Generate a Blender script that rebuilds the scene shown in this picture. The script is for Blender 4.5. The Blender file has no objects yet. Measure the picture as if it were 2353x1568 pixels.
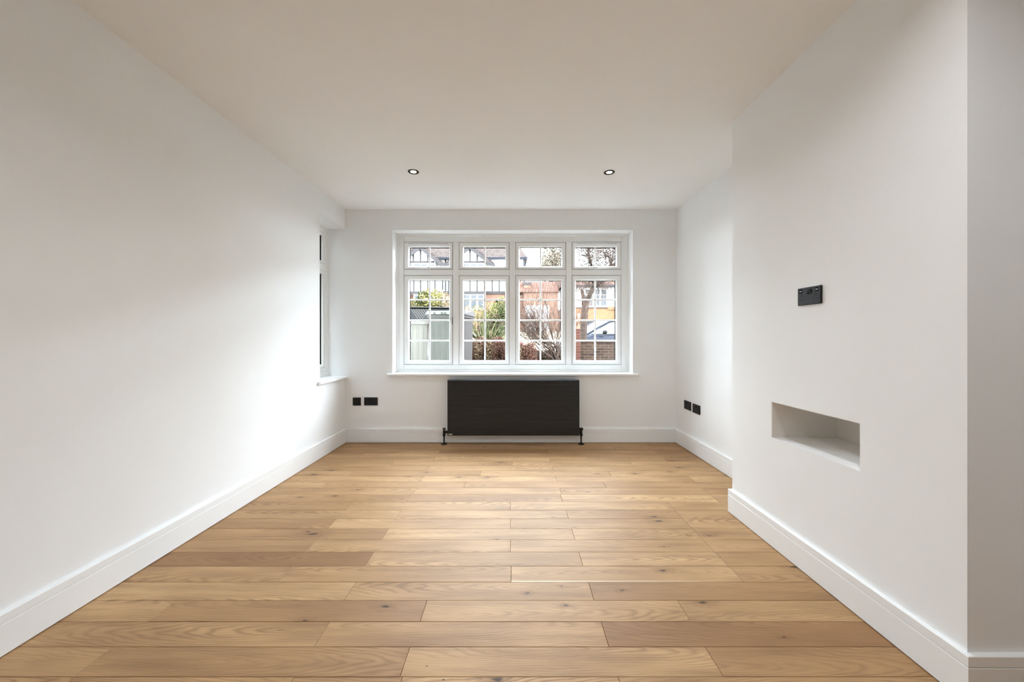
import bpy, bmesh, math, random
from mathutils import Vector, Matrix

# ---------------------------------------------------------------- camera, world, exposure
scene = bpy.context.scene
col = scene.collection
F, CX, CY, CAMZ = 885.0, 1180.0, 778.0, 1.12        # focal length in px, vanishing point, eye height
cam_d = bpy.data.cameras.new('camera'); cam = bpy.data.objects.new('camera', cam_d); col.objects.link(cam)
cam.location = (0, 0, CAMZ); cam.rotation_euler = (math.radians(90), 0, 0)
cam_d.sensor_fit = 'HORIZONTAL'; cam_d.sensor_width = 36.0; cam_d.lens = 36.0 * F / 2353
cam_d.shift_x = -(CX - 1176.5) / 2353; cam_d.shift_y = (CY - 784.0) / 2353
cam_d.clip_start = 0.05; cam_d.clip_end = 400
scene.camera = cam

world = bpy.data.worlds.new('overcast_sky'); scene.world = world; world.use_nodes = True
bg = world.node_tree.nodes['Background']
bg.inputs['Color'].default_value = (0.81, 0.91, 1.0, 1); bg.inputs['Strength'].default_value = 21.0
scene.view_settings.view_transform = 'Standard'; scene.view_settings.look = 'None'
scene.view_settings.gamma = 1.0; scene.view_settings.use_curve_mapping = False
scene.view_settings.exposure = 0.82
LAMP_W = 3.8                                         # each ceiling downlight (its lamp is made with it below)
scene.cycles.use_denoising = True
scene.cycles.max_bounces = 9; scene.cycles.diffuse_bounces = 7; scene.cycles.glossy_bounces = 3; scene.cycles.transparent_max_bounces = 12
scene.cycles.use_adaptive_sampling = True; scene.cycles.adaptive_threshold = 0.035
scene.cycles.sample_clamp_indirect = 20.0

# room dimensions (metres; y runs away from the camera)
XL, XR, XC = -1.812, 1.756, 1.402                   # left wall, right wall, face of the chimney breast
YF, YB = 4.143, -3.4                                # window wall, wall behind the camera
HC = 2.506
CY0, CY1 = 1.190, 2.469                             # chimney breast
NY0, NY1, NZ0, NZ1 = 1.559, 2.092, 0.582, 0.776     # slot in the chimney breast

def portal(name, loc, rot, sx, sy):                 # sampling hint for the sky light entering by an opening
    d = bpy.data.lights.new(name, 'AREA'); d.shape = 'RECTANGLE'; d.size = sx; d.size_y = sy
    d.cycles.is_portal = True
    o = bpy.data.objects.new(name, d); col.objects.link(o); o.location = loc; o.rotation_euler = rot
R90 = math.radians(90)
portal('portal_front', (-0.01, 4.40, 1.52), (-R90, 0, 0), 2.6, 1.6)
portal('portal_left', (-2.09, 3.87, 1.52), (0, -R90, 0), 1.6, 0.6)

# ---------------------------------------------------------------- helpers
def P(px, py, Y):                                    # point at depth Y seen at a pixel of the photograph
    return ((px - CX) * Y / F, Y, CAMZ - (py - CY) * Y / F)

class MB:
    def __init__(s): s.v = []; s.f = []; s.m = []
    def add(s, vs, fs, m=0):
        k = len(s.v); s.v += [tuple(v) for v in vs]
        s.f += [tuple(i + k for i in f) for f in fs]; s.m += [m] * len(fs); return s
    def box(s, x0, x1, y0, y1, z0, z1, m=0):
        return s.add([(x0,y0,z0),(x1,y0,z0),(x1,y1,z0),(x0,y1,z0),(x0,y0,z1),(x1,y0,z1),(x1,y1,z1),(x0,y1,z1)],
                     [(3,2,1,0),(4,5,6,7),(0,1,5,4),(1,2,6,5),(2,3,7,6),(3,0,4,7)], m)
    def obox(s, c, ux, uy, uz, m=0):                 # box from a centre and three half-axis vectors
        c, ux, uy, uz = map(Vector, (c, ux, uy, uz)); vs = []
        for k in (-1, 1):
            for (a, b) in ((-1,-1),(1,-1),(1,1),(-1,1)): vs.append(c + a*ux + b*uy + k*uz)
        return s.add(vs, [(3,2,1,0),(4,5,6,7),(0,1,5,4),(1,2,6,5),(2,3,7,6),(3,0,4,7)], m)
    def prism(s, poly, axis, a0, a1, m=0):           # closed 2-D polygon extruded along an axis
        n = len(poly)
        def mk(p, t): return {'x': (t, p[0], p[1]), 'y': (p[0], t, p[1]), 'z': (p[0], p[1], t)}[axis]
        vs = [mk(p, a0) for p in poly] + [mk(p, a1) for p in poly]
        fs = [(i, (i+1) % n, (i+1) % n + n, i + n) for i in range(n)] + [tuple(range(n))[::-1], tuple(range(n, 2*n))]
        return s.add(vs, fs, m)
    def tube(s, pts, rads, n=6, m=0, cap=True):
        pts = [Vector(p) for p in pts]; vs = []; fs = []; ref = None
        for i, p in enumerate(pts):
            d = (pts[min(i+1, len(pts)-1)] - pts[max(i-1, 0)]).normalized()
            if ref is None: ref = Vector((0,0,1)) if abs(d.z) < .9 else Vector((1,0,0))
            a = (ref - d * ref.dot(d))
            a = a.normalized() if a.length > 1e-6 else d.orthogonal().normalized()
            ref = a; b = d.cross(a)
            for k in range(n):
                t = 2*math.pi*k/n; vs.append(p + (a*math.cos(t) + b*math.sin(t)) * rads[i])
        for i in range(len(pts)-1):
            for k in range(n):
                k2 = (k+1) % n; fs.append((i*n+k, i*n+k2, (i+1)*n+k2, (i+1)*n+k))
        if cap: fs += [tuple(range(n))[::-1], tuple(range((len(pts)-1)*n, len(pts)*n))]
        return s.add(vs, fs, m)
    def lathe(s, prof, c=(0,0,0), axis='z', n=20, m=0):   # (radius, height) profile turned about an axis
        vs = []; fs = []
        for (r, h) in prof:
            for k in range(n):
                t = 2*math.pi*k/n; a, b = r*math.cos(t), r*math.sin(t)
                q = {'z': (a, b, h), 'x': (h, a, b), 'y': (a, h, b)}[axis]
                vs.append((c[0]+q[0], c[1]+q[1], c[2]+q[2]))
        for i in range(len(prof)-1):
            for k in range(n):
                k2 = (k+1) % n; fs.append((i*n+k, i*n+k2, (i+1)*n+k2, (i+1)*n+k))
        fs += [tuple(range(n))[::-1], tuple(range((len(prof)-1)*n, len(prof)*n))]
        return s.add(vs, fs, m)
    def ring(s, a0, a1, b0, b1, prof, plane='xz', m=0):   # mitred rectangular frame; prof = closed list of (inset, depth)
        n = len(prof); vs = []; fs = []
        for (sa, sb) in ((0,0),(1,0),(1,1),(0,1)):
            for (i, d) in prof:
                a = a1 - i if sa else a0 + i; b = b1 - i if sb else b0 + i
                vs.append((a, d, b) if plane == 'xz' else (d, a, b))
        for k in range(4):
            k2 = (k+1) % 4
            for i in range(n):
                i2 = (i+1) % n; fs.append((k*n+i, k*n+i2, k2*n+i2, k2*n+i))
        return s.add(vs, fs, m)
    def sweep(s, path, prof, side=1, m=0):           # profile (offset, z) swept along a 2-D polyline with mitres
        n = len(prof); L = len(path); vs = []; fs = []
        for i in range(L):
            p = Vector(path[i]); ds = []
            if i > 0: ds.append((p - Vector(path[i-1])).normalized())
            if i < L-1: ds.append((Vector(path[i+1]) - p).normalized())
            ns = [Vector((-d.y, d.x)) * side for d in ds]
            mv = ns[0] if len(ns) == 1 else (ns[0]+ns[1]) / (1 + ns[0].dot(ns[1]))
            for (o, z) in prof: vs.append((p.x + mv.x*o, p.y + mv.y*o, z))
        for i in range(L-1):
            for k in range(n):
                k2 = (k+1) % n; fs.append((i*n+k, i*n+k2, (i+1)*n+k2, (i+1)*n+k))
        fs += [tuple(range(n))[::-1], tuple(range((L-1)*n, L*n))]
        return s.add(vs, fs, m)
    def build(s, name, mats, parent=None, loc=None, smooth=False, bevel=0, fix=True, kind=None):
        me = bpy.data.meshes.new(name); 
        if loc is not None: s.v = [(x-loc[0], y-loc[1], z-loc[2]) for (x,y,z) in s.v]
        me.from_pydata(s.v, [], s.f)
        mats = mats if isinstance(mats, (list, tuple)) else [mats]
        for mt in mats: me.materials.append(mt)
        if len(mats) > 1: me.polygons.foreach_set('material_index', s.m)
        if fix:
            bm = bmesh.new(); bm.from_mesh(me); bmesh.ops.recalc_face_normals(bm, faces=bm.faces); bm.to_mesh(me); bm.free()
        if smooth: me.polygons.foreach_set('use_smooth', [True]*len(me.polygons))
        me.update()
        o = bpy.data.objects.new(name, me); col.objects.link(o)
        if parent is not None:
            o.parent = parent
            if loc is not None: o.location = (loc[0]-parent_loc(parent)[0], loc[1]-parent_loc(parent)[1], loc[2]-parent_loc(parent)[2])
            else: o.location = tuple(-c for c in parent_loc(parent))
        elif loc is not None: o.location = loc
        if bevel:
            b = o.modifiers.new('bevel', 'BEVEL'); b.width = bevel; b.segments = 2; b.limit_method = 'ANGLE'; b.angle_limit = math.radians(40)
        if kind: o['kind'] = kind
        return o

def parent_loc(o):
    v = Vector((0,0,0))
    while o is not None: v = v + o.location; o = o.parent
    return v

def empty(name, loc=(0,0,0)):
    o = bpy.data.objects.new(name, None); col.objects.link(o); o.location = loc; o.empty_display_size = .1; return o
def tag(o, label, cat, group=None):
    o['label'] = label; o['category'] = cat
    if group: o['group'] = group
    return o
def struct(o): o['kind'] = 'structure'; return o

# ---------------------------------------------------------------- materials
def new_mat(name):
    m = bpy.data.materials.new(name); m.use_nodes = True; nt = m.node_tree
    return m, nt, nt.nodes['Principled BSDF']
def L(nt, a, b): nt.links.new(a, b)
def nd(nt, t, **kw):
    n = nt.nodes.new(t)
    for k, v in kw.items(): setattr(n, k, v)
    return n
def math_n(nt, op, a, b=None, c=None, clamp=False):
    n = nd(nt, 'ShaderNodeMath', operation=op, use_clamp=clamp)
    for i, x in enumerate((a, b, c)):
        if x is None: continue
        if isinstance(x, (int, float)): n.inputs[i].default_value = x
        else: L(nt, x, n.inputs[i])
    return n.outputs[0]
def mix_c(nt, f, a, b, bt='MIX'):
    n = nd(nt, 'ShaderNodeMix', data_type='RGBA', blend_type=bt)
    for k, x in ((0, f), (6, a), (7, b)):
        if isinstance(x, (int, float)): n.inputs[k].default_value = x
        elif isinstance(x, tuple): n.inputs[k].default_value = (*x, 1) if len(x) == 3 else x
        else: L(nt, x, n.inputs[k])
    return n.outputs[2]
def mapping(nt, src, sc=(1,1,1)):
    n = nd(nt, 'ShaderNodeMapping'); n.inputs['Scale'].default_value = sc; L(nt, src, n.inputs['Vector']); return n.outputs[0]
def noise(nt, vec, scale, detail=3, rough=.5, dist=0):
    n = nd(nt, 'ShaderNodeTexNoise'); n.inputs['Scale'].default_value = scale; n.inputs['Detail'].default_value = detail
    n.inputs['Roughness'].default_value = rough; n.inputs['Distortion'].default_value = dist
    if vec is not None: L(nt, vec, n.inputs['Vector'])
    return n.outputs['Fac']
def smat(name, c, rough=.5, var=.04, scale=12, bump=0, bscale=200, metal=0, spec=.5):
    """plain painted / plastic / stone material with a slight procedural unevenness of colour and relief"""
    m, nt, b = new_mat(name); tc = nd(nt, 'ShaderNodeTexCoord').outputs['Object']
    f = noise(nt, tc, scale)
    L(nt, mix_c(nt, f, tuple(x*(1-var) for x in c), tuple(min(1, x*(1+var)) for x in c)), b.inputs['Base Color'])
    b.inputs['Roughness'].default_value = rough; b.inputs['Metallic'].default_value = metal
    b.inputs['Specular IOR Level'].default_value = spec
    if bump:
        bn = nd(nt, 'ShaderNodeBump'); bn.inputs['Strength'].default_value = bump; bn.inputs['Distance'].default_value = .002
        L(nt, noise(nt, tc, bscale), bn.inputs['Height']); L(nt, bn.outputs[0], b.inputs['Normal'])
    return m

M = {}
M['wall'] = smat('wall_paint', (.878,.893,.900), .75, .012, 3, .05, 260, spec=.3)
M['ceiling'] = smat('ceiling_paint', (.905,.91,.905), .8, .012, 3, .04, 260, spec=.25)
M['gloss'] = smat('white_satinwood', (.87,.885,.89), .4, .01, 6, .02, 120)
M['upvc'] = smat('white_upvc', (.87,.885,.885), .3, .01, 8)
M['gasket'] = smat('black_gasket', (.006,.006,.006), .9, spec=.05)
M['spacer'] = smat('dark_spacer', (.003,.003,.003), 1, spec=0)
M['black'] = smat('matt_black_plastic', (.012,.012,.0125), .55, .1, 40, .05, 900, spec=.25)
M['hole'] = smat('socket_hole', (.004,.004,.004), .9)
M['usb'] = smat('usb_metal', (.25,.25,.25), .35, metal=.6)
M['rad'] = smat('anthracite_radiator', (.0115,.0135,.0155), .42, .05, 30, .03, 500)
M['radedge'] = smat('radiator_grille_edge', (.16,.18,.19), .3, metal=.5)
M['badge'] = smat('pale_badge', (.62,.6,.5), .4)
M['chrome'] = smat('chrome_cap', (.7,.7,.7), .18, metal=1)
M['subfloor'] = smat('dark_subfloor', (.03,.022,.016), .9)

def emis(name, c, s):
    m, nt, b = new_mat(name); b.inputs['Base Color'].default_value = (*c, 1)
    b.inputs['Emission Color'].default_value = (*c, 1); b.inputs['Emission Strength'].default_value = s; return m
M['lamp'] = emis('lit_lens', (1, .86, .66), 14)

def glass_mat():
    m, nt, b = new_mat('window_glass'); nt.nodes.remove(b)
    t = nd(nt, 'ShaderNodeBsdfTransparent'); t.inputs[0].default_value = (.96,.975,.97,1)
    g = nd(nt, 'ShaderNodeBsdfGlossy'); g.inputs['Roughness'].default_value = .0
    fr = nd(nt, 'ShaderNodeFresnel'); fr.inputs[0].default_value = 1.45
    mx = nd(nt, 'ShaderNodeMixShader'); L(nt, fr.outputs[0], mx.inputs[0]); L(nt, t.outputs[0], mx.inputs[1]); L(nt, g.outputs[0], mx.inputs[2])
    L(nt, mx.outputs[0], nt.nodes['Material Output'].inputs['Surface']); return m
M['glass'] = glass_mat()

def oak_mat():
    m, nt, b = new_mat('oak_plank')
    oc = nd(nt, 'ShaderNodeTexCoord').outputs['Object']
    oi = nd(nt, 'ShaderNodeObjectInfo'); rnd = oi.outputs['Random']
    sp = nd(nt, 'ShaderNodeSeparateXYZ'); L(nt, oc, sp.inputs[0])
    off = nd(nt, 'ShaderNodeCombineXYZ')
    for i, k in enumerate((37.0, 91.0, 53.0)): L(nt, math_n(nt, 'MULTIPLY', rnd, k), off.inputs[i])
    va = nd(nt, 'ShaderNodeVectorMath', operation='ADD'); L(nt, oc, va.inputs[0]); L(nt, off.outputs[0], va.inputs[1])
    pv = va.outputs[0]
    # growth rings cut lengthways: long ellipses round a centre that differs from plank to plank
    r2 = math_n(nt, 'FRACT', math_n(nt, 'MULTIPLY', rnd, 17.31)); r3 = math_n(nt, 'FRACT', math_n(nt, 'MULTIPLY', rnd, 71.77))
    wob = noise(nt, mapping(nt, pv, (1.6, 9, 1)), 1.0, 3, .55); wob2 = noise(nt, mapping(nt, pv, (7, 30, 1)), 1.0, 2)
    ex = math_n(nt, 'MULTIPLY', math_n(nt, 'SUBTRACT', sp.outputs[0], math_n(nt, 'MULTIPLY_ADD', r2, 1.2, -.6)), .085)
    ey = math_n(nt, 'SUBTRACT', sp.outputs[1], math_n(nt, 'MULTIPLY_ADD', r3, .16, -.08))
    ey = math_n(nt, 'ADD', ey, math_n(nt, 'MULTIPLY_ADD', wob, .07, -.035))
    ex = math_n(nt, 'ADD', ex, math_n(nt, 'MULTIPLY_ADD', wob2, .016, -.008))
    kn_n = noise(nt, mapping(nt, pv, (24, 60, 1)), 1.0, 3, .65)
    kwob = math_n(nt, 'MULTIPLY_ADD', noise(nt, mapping(nt, pv, (30, 12, 1)), 1.0, 2), .022, -.011)
    def knot(attr):                                   # (x, y, r) of a knot on this plank, read from the plank itself
        at = nd(nt, 'ShaderNodeAttribute', attribute_type='OBJECT', attribute_name=attr)
        s = nd(nt, 'ShaderNodeSeparateXYZ'); L(nt, at.outputs['Vector'], s.inputs[0])
        dx = math_n(nt, 'MULTIPLY', math_n(nt, 'SUBTRACT', sp.outputs[0], s.outputs[0]), .42)
        dy = math_n(nt, 'ADD', math_n(nt, 'SUBTRACT', sp.outputs[1], s.outputs[1]), kwob)
        d = math_n(nt, 'SQRT', math_n(nt, 'ADD', math_n(nt, 'MULTIPLY', dx, dx), math_n(nt, 'MULTIPLY', dy, dy)))
        d = math_n(nt, 'MULTIPLY', d, math_n(nt, 'MULTIPLY_ADD', kn_n, 2.6, -.05))
        return math_n(nt, 'DIVIDE', d, math_n(nt, 'MAXIMUM', s.outputs[2], .0001))
    ka, kb = knot('knot_a'), knot('knot_b'); kd = math_n(nt, 'MINIMUM', ka, kb)
    d = math_n(nt, 'SQRT', math_n(nt, 'ADD', math_n(nt, 'MULTIPLY', ex, ex), math_n(nt, 'MULTIPLY', ey, ey)))
    d = math_n(nt, 'ADD', d, math_n(nt, 'DIVIDE', .012, math_n(nt, 'ADD', math_n(nt, 'MULTIPLY', kd, kd), 1.0)))
    ringf = math_n(nt, 'SINE', math_n(nt, 'MULTIPLY', d, 780.0))
    ringf = math_n(nt, 'MULTIPLY_ADD', ringf, .5, .5); ringf = math_n(nt, 'POWER', ringf, 2.2)
    fine = noise(nt, mapping(nt, pv, (9, 420, 1)), 1.0, 3, .6)
    streak = noise(nt, mapping(nt, pv, (2.2, 26, 1)), 1.0, 4, .6)
    patch = noise(nt, mapping(nt, pv, (1.8, 6, 1)), 1.0, 2)
    amp = noise(nt, mapping(nt, pv, (1.1, 5, 1)), 1.3, 2)
    tone = nd(nt, 'ShaderNodeSeparateColor'); L(nt, oi.outputs['Color'], tone.inputs[0])
    base = mix_c(nt, tone.outputs[0], OAK_D, OAK_L)
    base = mix_c(nt, math_n(nt, 'MULTIPLY_ADD', patch, 2.2, -.75, clamp=True), base, mix_c(nt, tone.outputs[0], (.245,.128,.056), (.44,.265,.125)))
    g = math_n(nt, 'MULTIPLY', ringf, math_n(nt, 'MULTIPLY_ADD', amp, 2.6, -.75, clamp=True))
    base = mix_c(nt, math_n(nt, 'MULTIPLY', g, .95), base, mix_c(nt, .55, base, (.15,.07,.03)))
    base = mix_c(nt, math_n(nt, 'MULTIPLY_ADD', streak, 3.0, -1.35, clamp=True), base, mix_c(nt, .50, base, (.17,.085,.04)))
    base = mix_c(nt, math_n(nt, 'MULTIPLY_ADD', fine, 1.6, -.6, clamp=True), base, mix_c(nt, .34, base, (.20,.11,.05)))
    # sapwood edge
    sap = nd(nt, 'ShaderNodeAttribute', attribute_type='OBJECT', attribute_name='sap').outputs['Fac']
    se = math_n(nt, 'MULTIPLY', sap, math_n(nt, 'LESS_THAN', math_n(nt, 'MULTIPLY_ADD', wob, .012, sp.outputs[1]), -.0475)); se = math_n(nt, 'MULTIPLY', se, math_n(nt, 'MULTIPLY_ADD', sp.outputs[0], -1.1, .55, clamp=True))
    base = mix_c(nt, se, base, (.8,.66,.47))
    # knots: soft halo, dark core
    halo = math_n(nt, 'SUBTRACT', 1.0, math_n(nt, 'MULTIPLY', kd, .40), clamp=True)
    base = mix_c(nt, math_n(nt, 'MULTIPLY', halo, .55), base, (.17,.085,.04))
    core = math_n(nt, 'SUBTRACT', 1.5, math_n(nt, 'MULTIPLY', kd, 2.4), clamp=True)
    base = mix_c(nt, math_n(nt, 'MULTIPLY', core, .85), base, (.035,.022,.014))
    pin = nd(nt, 'ShaderNodeTexVoronoi'); pin.inputs['Scale'].default_value = 3.2; L(nt, mapping(nt, pv, (1, 2.2, 1)), pin.inputs['Vector'])
    base = mix_c(nt, math_n(nt, 'LESS_THAN', pin.outputs['Distance'], .016), base, (.06,.035,.02))
    L(nt, base, b.inputs['Base Color'])
    b.inputs['Specular IOR Level'].default_value = .24
    L(nt, math_n(nt, 'MULTIPLY_ADD', fine, .16, .44), b.inputs['Roughness'])
    bn = nd(nt, 'ShaderNodeBump'); bn.inputs['Strength'].default_value = .18; bn.inputs['Distance'].default_value = .0012
    L(nt, math_n(nt, 'MULTIPLY_ADD', ringf, -.5, math_n(nt, 'MULTIPLY', fine, .8)), bn.inputs['Height']); L(nt, bn.outputs[0], b.inputs['Normal'])
    return m
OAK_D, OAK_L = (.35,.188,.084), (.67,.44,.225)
M['oak'] = oak_mat()

# ---------------------------------------------------------------- floor: every plank a part
W = 0.1239; FH = F * CAMZ
floor = struct(MB().box(XL, 2.05, YB, YF, -.12, -.019).build('floor', M['subfloor']))
# joints read off the photograph, as points on the floor
JP = [(157,1567),(921,1568),(677.4,1554),(1420,1554),(265,1482),(942.7,1485),(1618.9,1485),(759,1428),(1380.9,1428),
 (407,1376),(981.7,1379),(1555.8,1379),(818.7,1336.5),(1352,1337),(673.8,1300),(1174.8,1301),(1670,1297.6),(860,1268.4),(1330,1269),
 (731,1239),(1173,1240),(1612,1237),(894.5,1214),(1313,1214),(776,1191.5),(1173,1191),(1567.4,1190.7),(923,1171.4),(1300,1171),(1671.5,1169.6),
 (813.4,1152.6),(1173,1152.6),(1532,1152.6),(944.7,1136),(1287.7,1136),(1630,1134),(737.7,1120),(1066,1119.6),(1393.5,1120),
 (966.4,1105.5),(1279.3,1105),(1592.4,1104),(804,1092.3),(1103.6,1092.3),(1403.7,1092.5),(981,1080.8),(1272,1080.8),(1558,1079.6),
 (897.8,1070),(1176.8,1069.5),(1454.7,1070),(995,1059.6),(1265,1059.6),(1533,1059.6),(828,1049.8),(1089,1048.5),(1348.4,1049.3),
 (1008,1041),(1259.6,1040.5),(1510.8,1040.7),(931.5,1032.3),(1175,1030.6),(1414,1031.5),(1252,1023)]
Y0 = FH / (1556 - CY)
def row_of(y): return math.floor((y - Y0) / W)
joints = {}
for (px, py) in JP:
    y = FH / (py - CY); joints.setdefault(row_of(y - .012), []).append((px - CX) * y / F)
KNOTS = [(720,1228,.030),(708,1222,.014),(1142,1240,.007),(1527,1257,.009),(1616,1386,.019),(1301,1393,.012),(1211.5,1363.5,.010),(1430,1357,.011),
 (1524,1311,.016),(1504,1188.7,.020),(1514,1198,.024),(886,1395,.017),(954,1410,.008),(1143,1563,.017),(1629,1231,.016),(1822,1303,.022),
 (1801,1464,.010),(1460,1089,.02),(1372,1090,.014),(700,1427,.011),(1290,1348,.007),(1580,1230,.008),(770,1140,.02),(690,1143,.02),(823,1126,.014),
 (980,1086,.018),(1055,1097,.02),(1120,1097,.022),(1150,1063,.022),(1545,1060,.02),(1562,1075,.026),(1540,1085,.02),(760,1082,.03),(720,1091,.03),
 (1350,1131,.01),(940,1096,.01),(650,1097,.02),(1270,1189,.008),(1320,1212,.006)]
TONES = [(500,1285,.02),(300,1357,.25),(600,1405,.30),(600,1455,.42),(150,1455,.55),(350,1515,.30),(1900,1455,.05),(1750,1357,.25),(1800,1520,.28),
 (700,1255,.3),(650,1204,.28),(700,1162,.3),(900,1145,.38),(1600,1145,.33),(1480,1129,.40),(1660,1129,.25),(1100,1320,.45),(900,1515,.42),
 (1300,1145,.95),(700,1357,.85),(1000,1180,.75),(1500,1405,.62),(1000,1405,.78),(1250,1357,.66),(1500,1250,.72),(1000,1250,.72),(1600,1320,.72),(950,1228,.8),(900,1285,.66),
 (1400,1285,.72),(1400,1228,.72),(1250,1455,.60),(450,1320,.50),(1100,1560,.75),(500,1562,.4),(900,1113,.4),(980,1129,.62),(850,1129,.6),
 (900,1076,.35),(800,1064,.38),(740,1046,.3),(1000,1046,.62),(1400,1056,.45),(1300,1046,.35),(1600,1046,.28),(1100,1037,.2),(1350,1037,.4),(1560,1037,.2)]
def floor_pt(px, py): y = FH / (py - CY); return ((px - CX) * y / F, y)
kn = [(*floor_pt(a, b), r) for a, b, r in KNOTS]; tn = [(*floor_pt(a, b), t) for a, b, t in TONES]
rng = random.Random(5)
def plank(x0, x1, y0, y1):
    if x1 - x0 < .01 or y1 - y0 < .006: return
    g, c = .00055, .0012
    hx, hy = (x1-x0)/2 - g, (y1-y0)/2 - g; cx, cy = (x0+x1)/2, (y0+y1)/2
    z = rng.uniform(-.0003, .0003)
    vs = []; fs = []
    for (i, zz) in ((0, -.018), (0, -c), (c, 0)):
        vs += [(-hx+i,-hy+i,zz),(hx-i,-hy+i,zz),(hx-i,hy-i,zz),(-hx+i,hy-i,zz)]
    for k in (0, 4):
        for i in range(4): fs.append((k+i, k+(i+1) % 4, k+4+(i+1) % 4, k+4+i))
    fs += [(8,9,10,11),(3,2,1,0)]
    o = MB().add(vs, fs).build('plank', M['oak'], floor, fix=False); o.location = (cx, cy, z)
    t = None
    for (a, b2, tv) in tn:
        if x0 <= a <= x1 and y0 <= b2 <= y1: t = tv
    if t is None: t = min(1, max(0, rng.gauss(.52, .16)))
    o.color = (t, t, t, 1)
    ks = [(a-cx, b2-cy, r) for (a, b2, r) in kn if x0 <= a <= x1 and y0 <= b2 <= y1]
    if len(ks) > 0: o['knot_a'] = ks[0]
    if len(ks) > 1: o['knot_b'] = ks[-1]
    sx, sy = floor_pt(1550, 1334)
    if x0 <= sx <= x1 and y0 <= sy <= y1: o['sap'] = 1.0
r0 = row_of(YB) ; r1 = row_of(YF - .001)
for r in range(r0, r1 + 1):
    ya, yb = max(Y0 + r*W, YB), min(Y0 + (r+1)*W, YF)
    js = sorted(joints.get(r, []))
    if not js: js = [rng.uniform(-.5, .5)]
    while js[0] - 1.07 > XL: js.insert(0, js[0] - 1.07)
    while js[-1] + 1.07 < XR: js.append(js[-1] + 1.07)
    js = [j for j in js if XL + .03 < j < XR - .03]
    over = yb > CY0 and ya < CY1
    xe = XC if over else XR
    ed = [XL] + [j for j in js if j < xe - .02] + [xe]
    for a, b2 in zip(ed[:-1], ed[1:]): plank(a, b2, ya, yb)
    if over and ya < CY0: plank(XC, XR, ya, CY0)
    if over and yb > CY1: plank(XC, XR, CY1, yb)

# ---------------------------------------------------------------- shell
WX0, WX1, WZ0, WZ1 = -1.3015, 1.283, .745, 2.286     # front window opening
SY0, SZ0, SZ1 = 3.602, .715, 2.296                   # side window opening, runs to the corner
TW = .31
b = MB(); b.box(-2.12, WX0, YF, YF+TW, -.12, 2.75); b.box(WX1, 2.10, YF, YF+TW, -.12, 2.75)
b.box(WX0, WX1, YF, YF+TW, -.12, WZ0-.03); b.box(WX0, WX1, YF, YF+TW, WZ1, 2.75); struct(b.build('wall_front', M['wall']))
b = MB(); b.box(XL-TW, XL, YB, SY0, -.12, 2.75); b.box(XL-TW, XL, SY0, YF, -.12, SZ0-.03); b.box(XL-TW, XL, SY0, YF, SZ1, 2.75); struct(b.build('wall_left', M['wall']))
struct(MB().box(XR, 2.10, YB, YF, -.12, 2.75).build('wall_right', M['wall']))
struct(MB().box(-2.12, 2.10, YB-.28, YB, -.12, 2.75).build('wall_rear', M['wall']))
struct(MB().box(-2.12, 2.10, YB-.28, YF+TW, HC, 2.75).build('ceiling', M['ceiling']))
b = MB(); b.box(XC, XR, CY0, NY0, -.019, HC); b.box(XC, XR, NY1, CY1, -.019, HC); b.box(XC, XR, NY0, NY1, -.019, NZ0); b.box(XC, XR, NY0, NY1, NZ1, HC)
cb = struct(b.build('wall_chimney_breast', M['wall']))
M['lining'] = smat('warm_slot_lining', (.84,.805,.76), .85, .06, 5)  # slot lining slightly darker and warmer than the wall paint
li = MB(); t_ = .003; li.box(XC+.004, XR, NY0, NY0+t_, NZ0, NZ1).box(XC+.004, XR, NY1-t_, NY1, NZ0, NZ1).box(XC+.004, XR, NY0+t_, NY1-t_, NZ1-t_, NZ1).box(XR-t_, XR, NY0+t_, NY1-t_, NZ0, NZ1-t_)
li.build('slot_lining', M['lining'], cb)['label'] = 'slightly darker, warmer lining of the slot in the chimney breast'

SK = [(0,.0045),(.0178,.0045),(.0178,.1130),(.0164,.1144),(.0142,.1148),(.0142,.1172),(.0174,.1174),(.0178,.1180),(.0178,.1482),(.0162,.150),(0,.150)]
struct(MB().sweep([(XL, YB), (XL, YF)], SK, -1).build('baseboard_left', M['gloss']))
bf = struct(MB().sweep([(XL+.0178, YF), (-.742, YF)], SK, -1).build('baseboard_front', M['gloss']))
MB().sweep([(-.7405, YF), (.668, YF)], [(o*.97, z) for o, z in SK], -1).build('board_length', M['gloss'], bf)
MB().sweep([(.6695, YF), (XR-.0178, YF)], SK, -1).build('board_length', M['gloss'], bf)
struct(MB().sweep([(XR, YF), (XR, CY1+.018)], SK, -1).build('baseboard_right', M['gloss']))
struct(MB().sweep([(XR-.0178, CY1), (XC, CY1), (XC, CY0), (XR, CY0)], SK, -1).build('baseboard_chimney_breast', M['gloss']))
struct(MB().sweep([(XR, CY0-.018), (XR, YB)], SK, -1).build('baseboard_rear_right', M['gloss']))

# ---------------------------------------------------------------- front window
YW = 4.300
def wx(px): return (px - CX) * YW / F
def wz(py): return CAMZ - (py - CY) * YW / F
w1 = struct(empty('window_1', (0, YW, WZ0)))
XS = [(928.4,1040.0),(1054.6,1170.2),(1184.6,1300.5),(1314.6,1427.2)]
ZT, ZB = (556.7,619.0), (633.2,838.0)
fx0, fx1, fz0, fz1 = WX0, WX1, .745, WZ1
fin = wx(XS[0][0]) - fx0
def frame_prof(wd, y0, y1, ch=.006): return [(0,y0),(wd-ch,y0),(wd,y0+ch*1.6),(wd,y1),(0,y1)]
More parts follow.
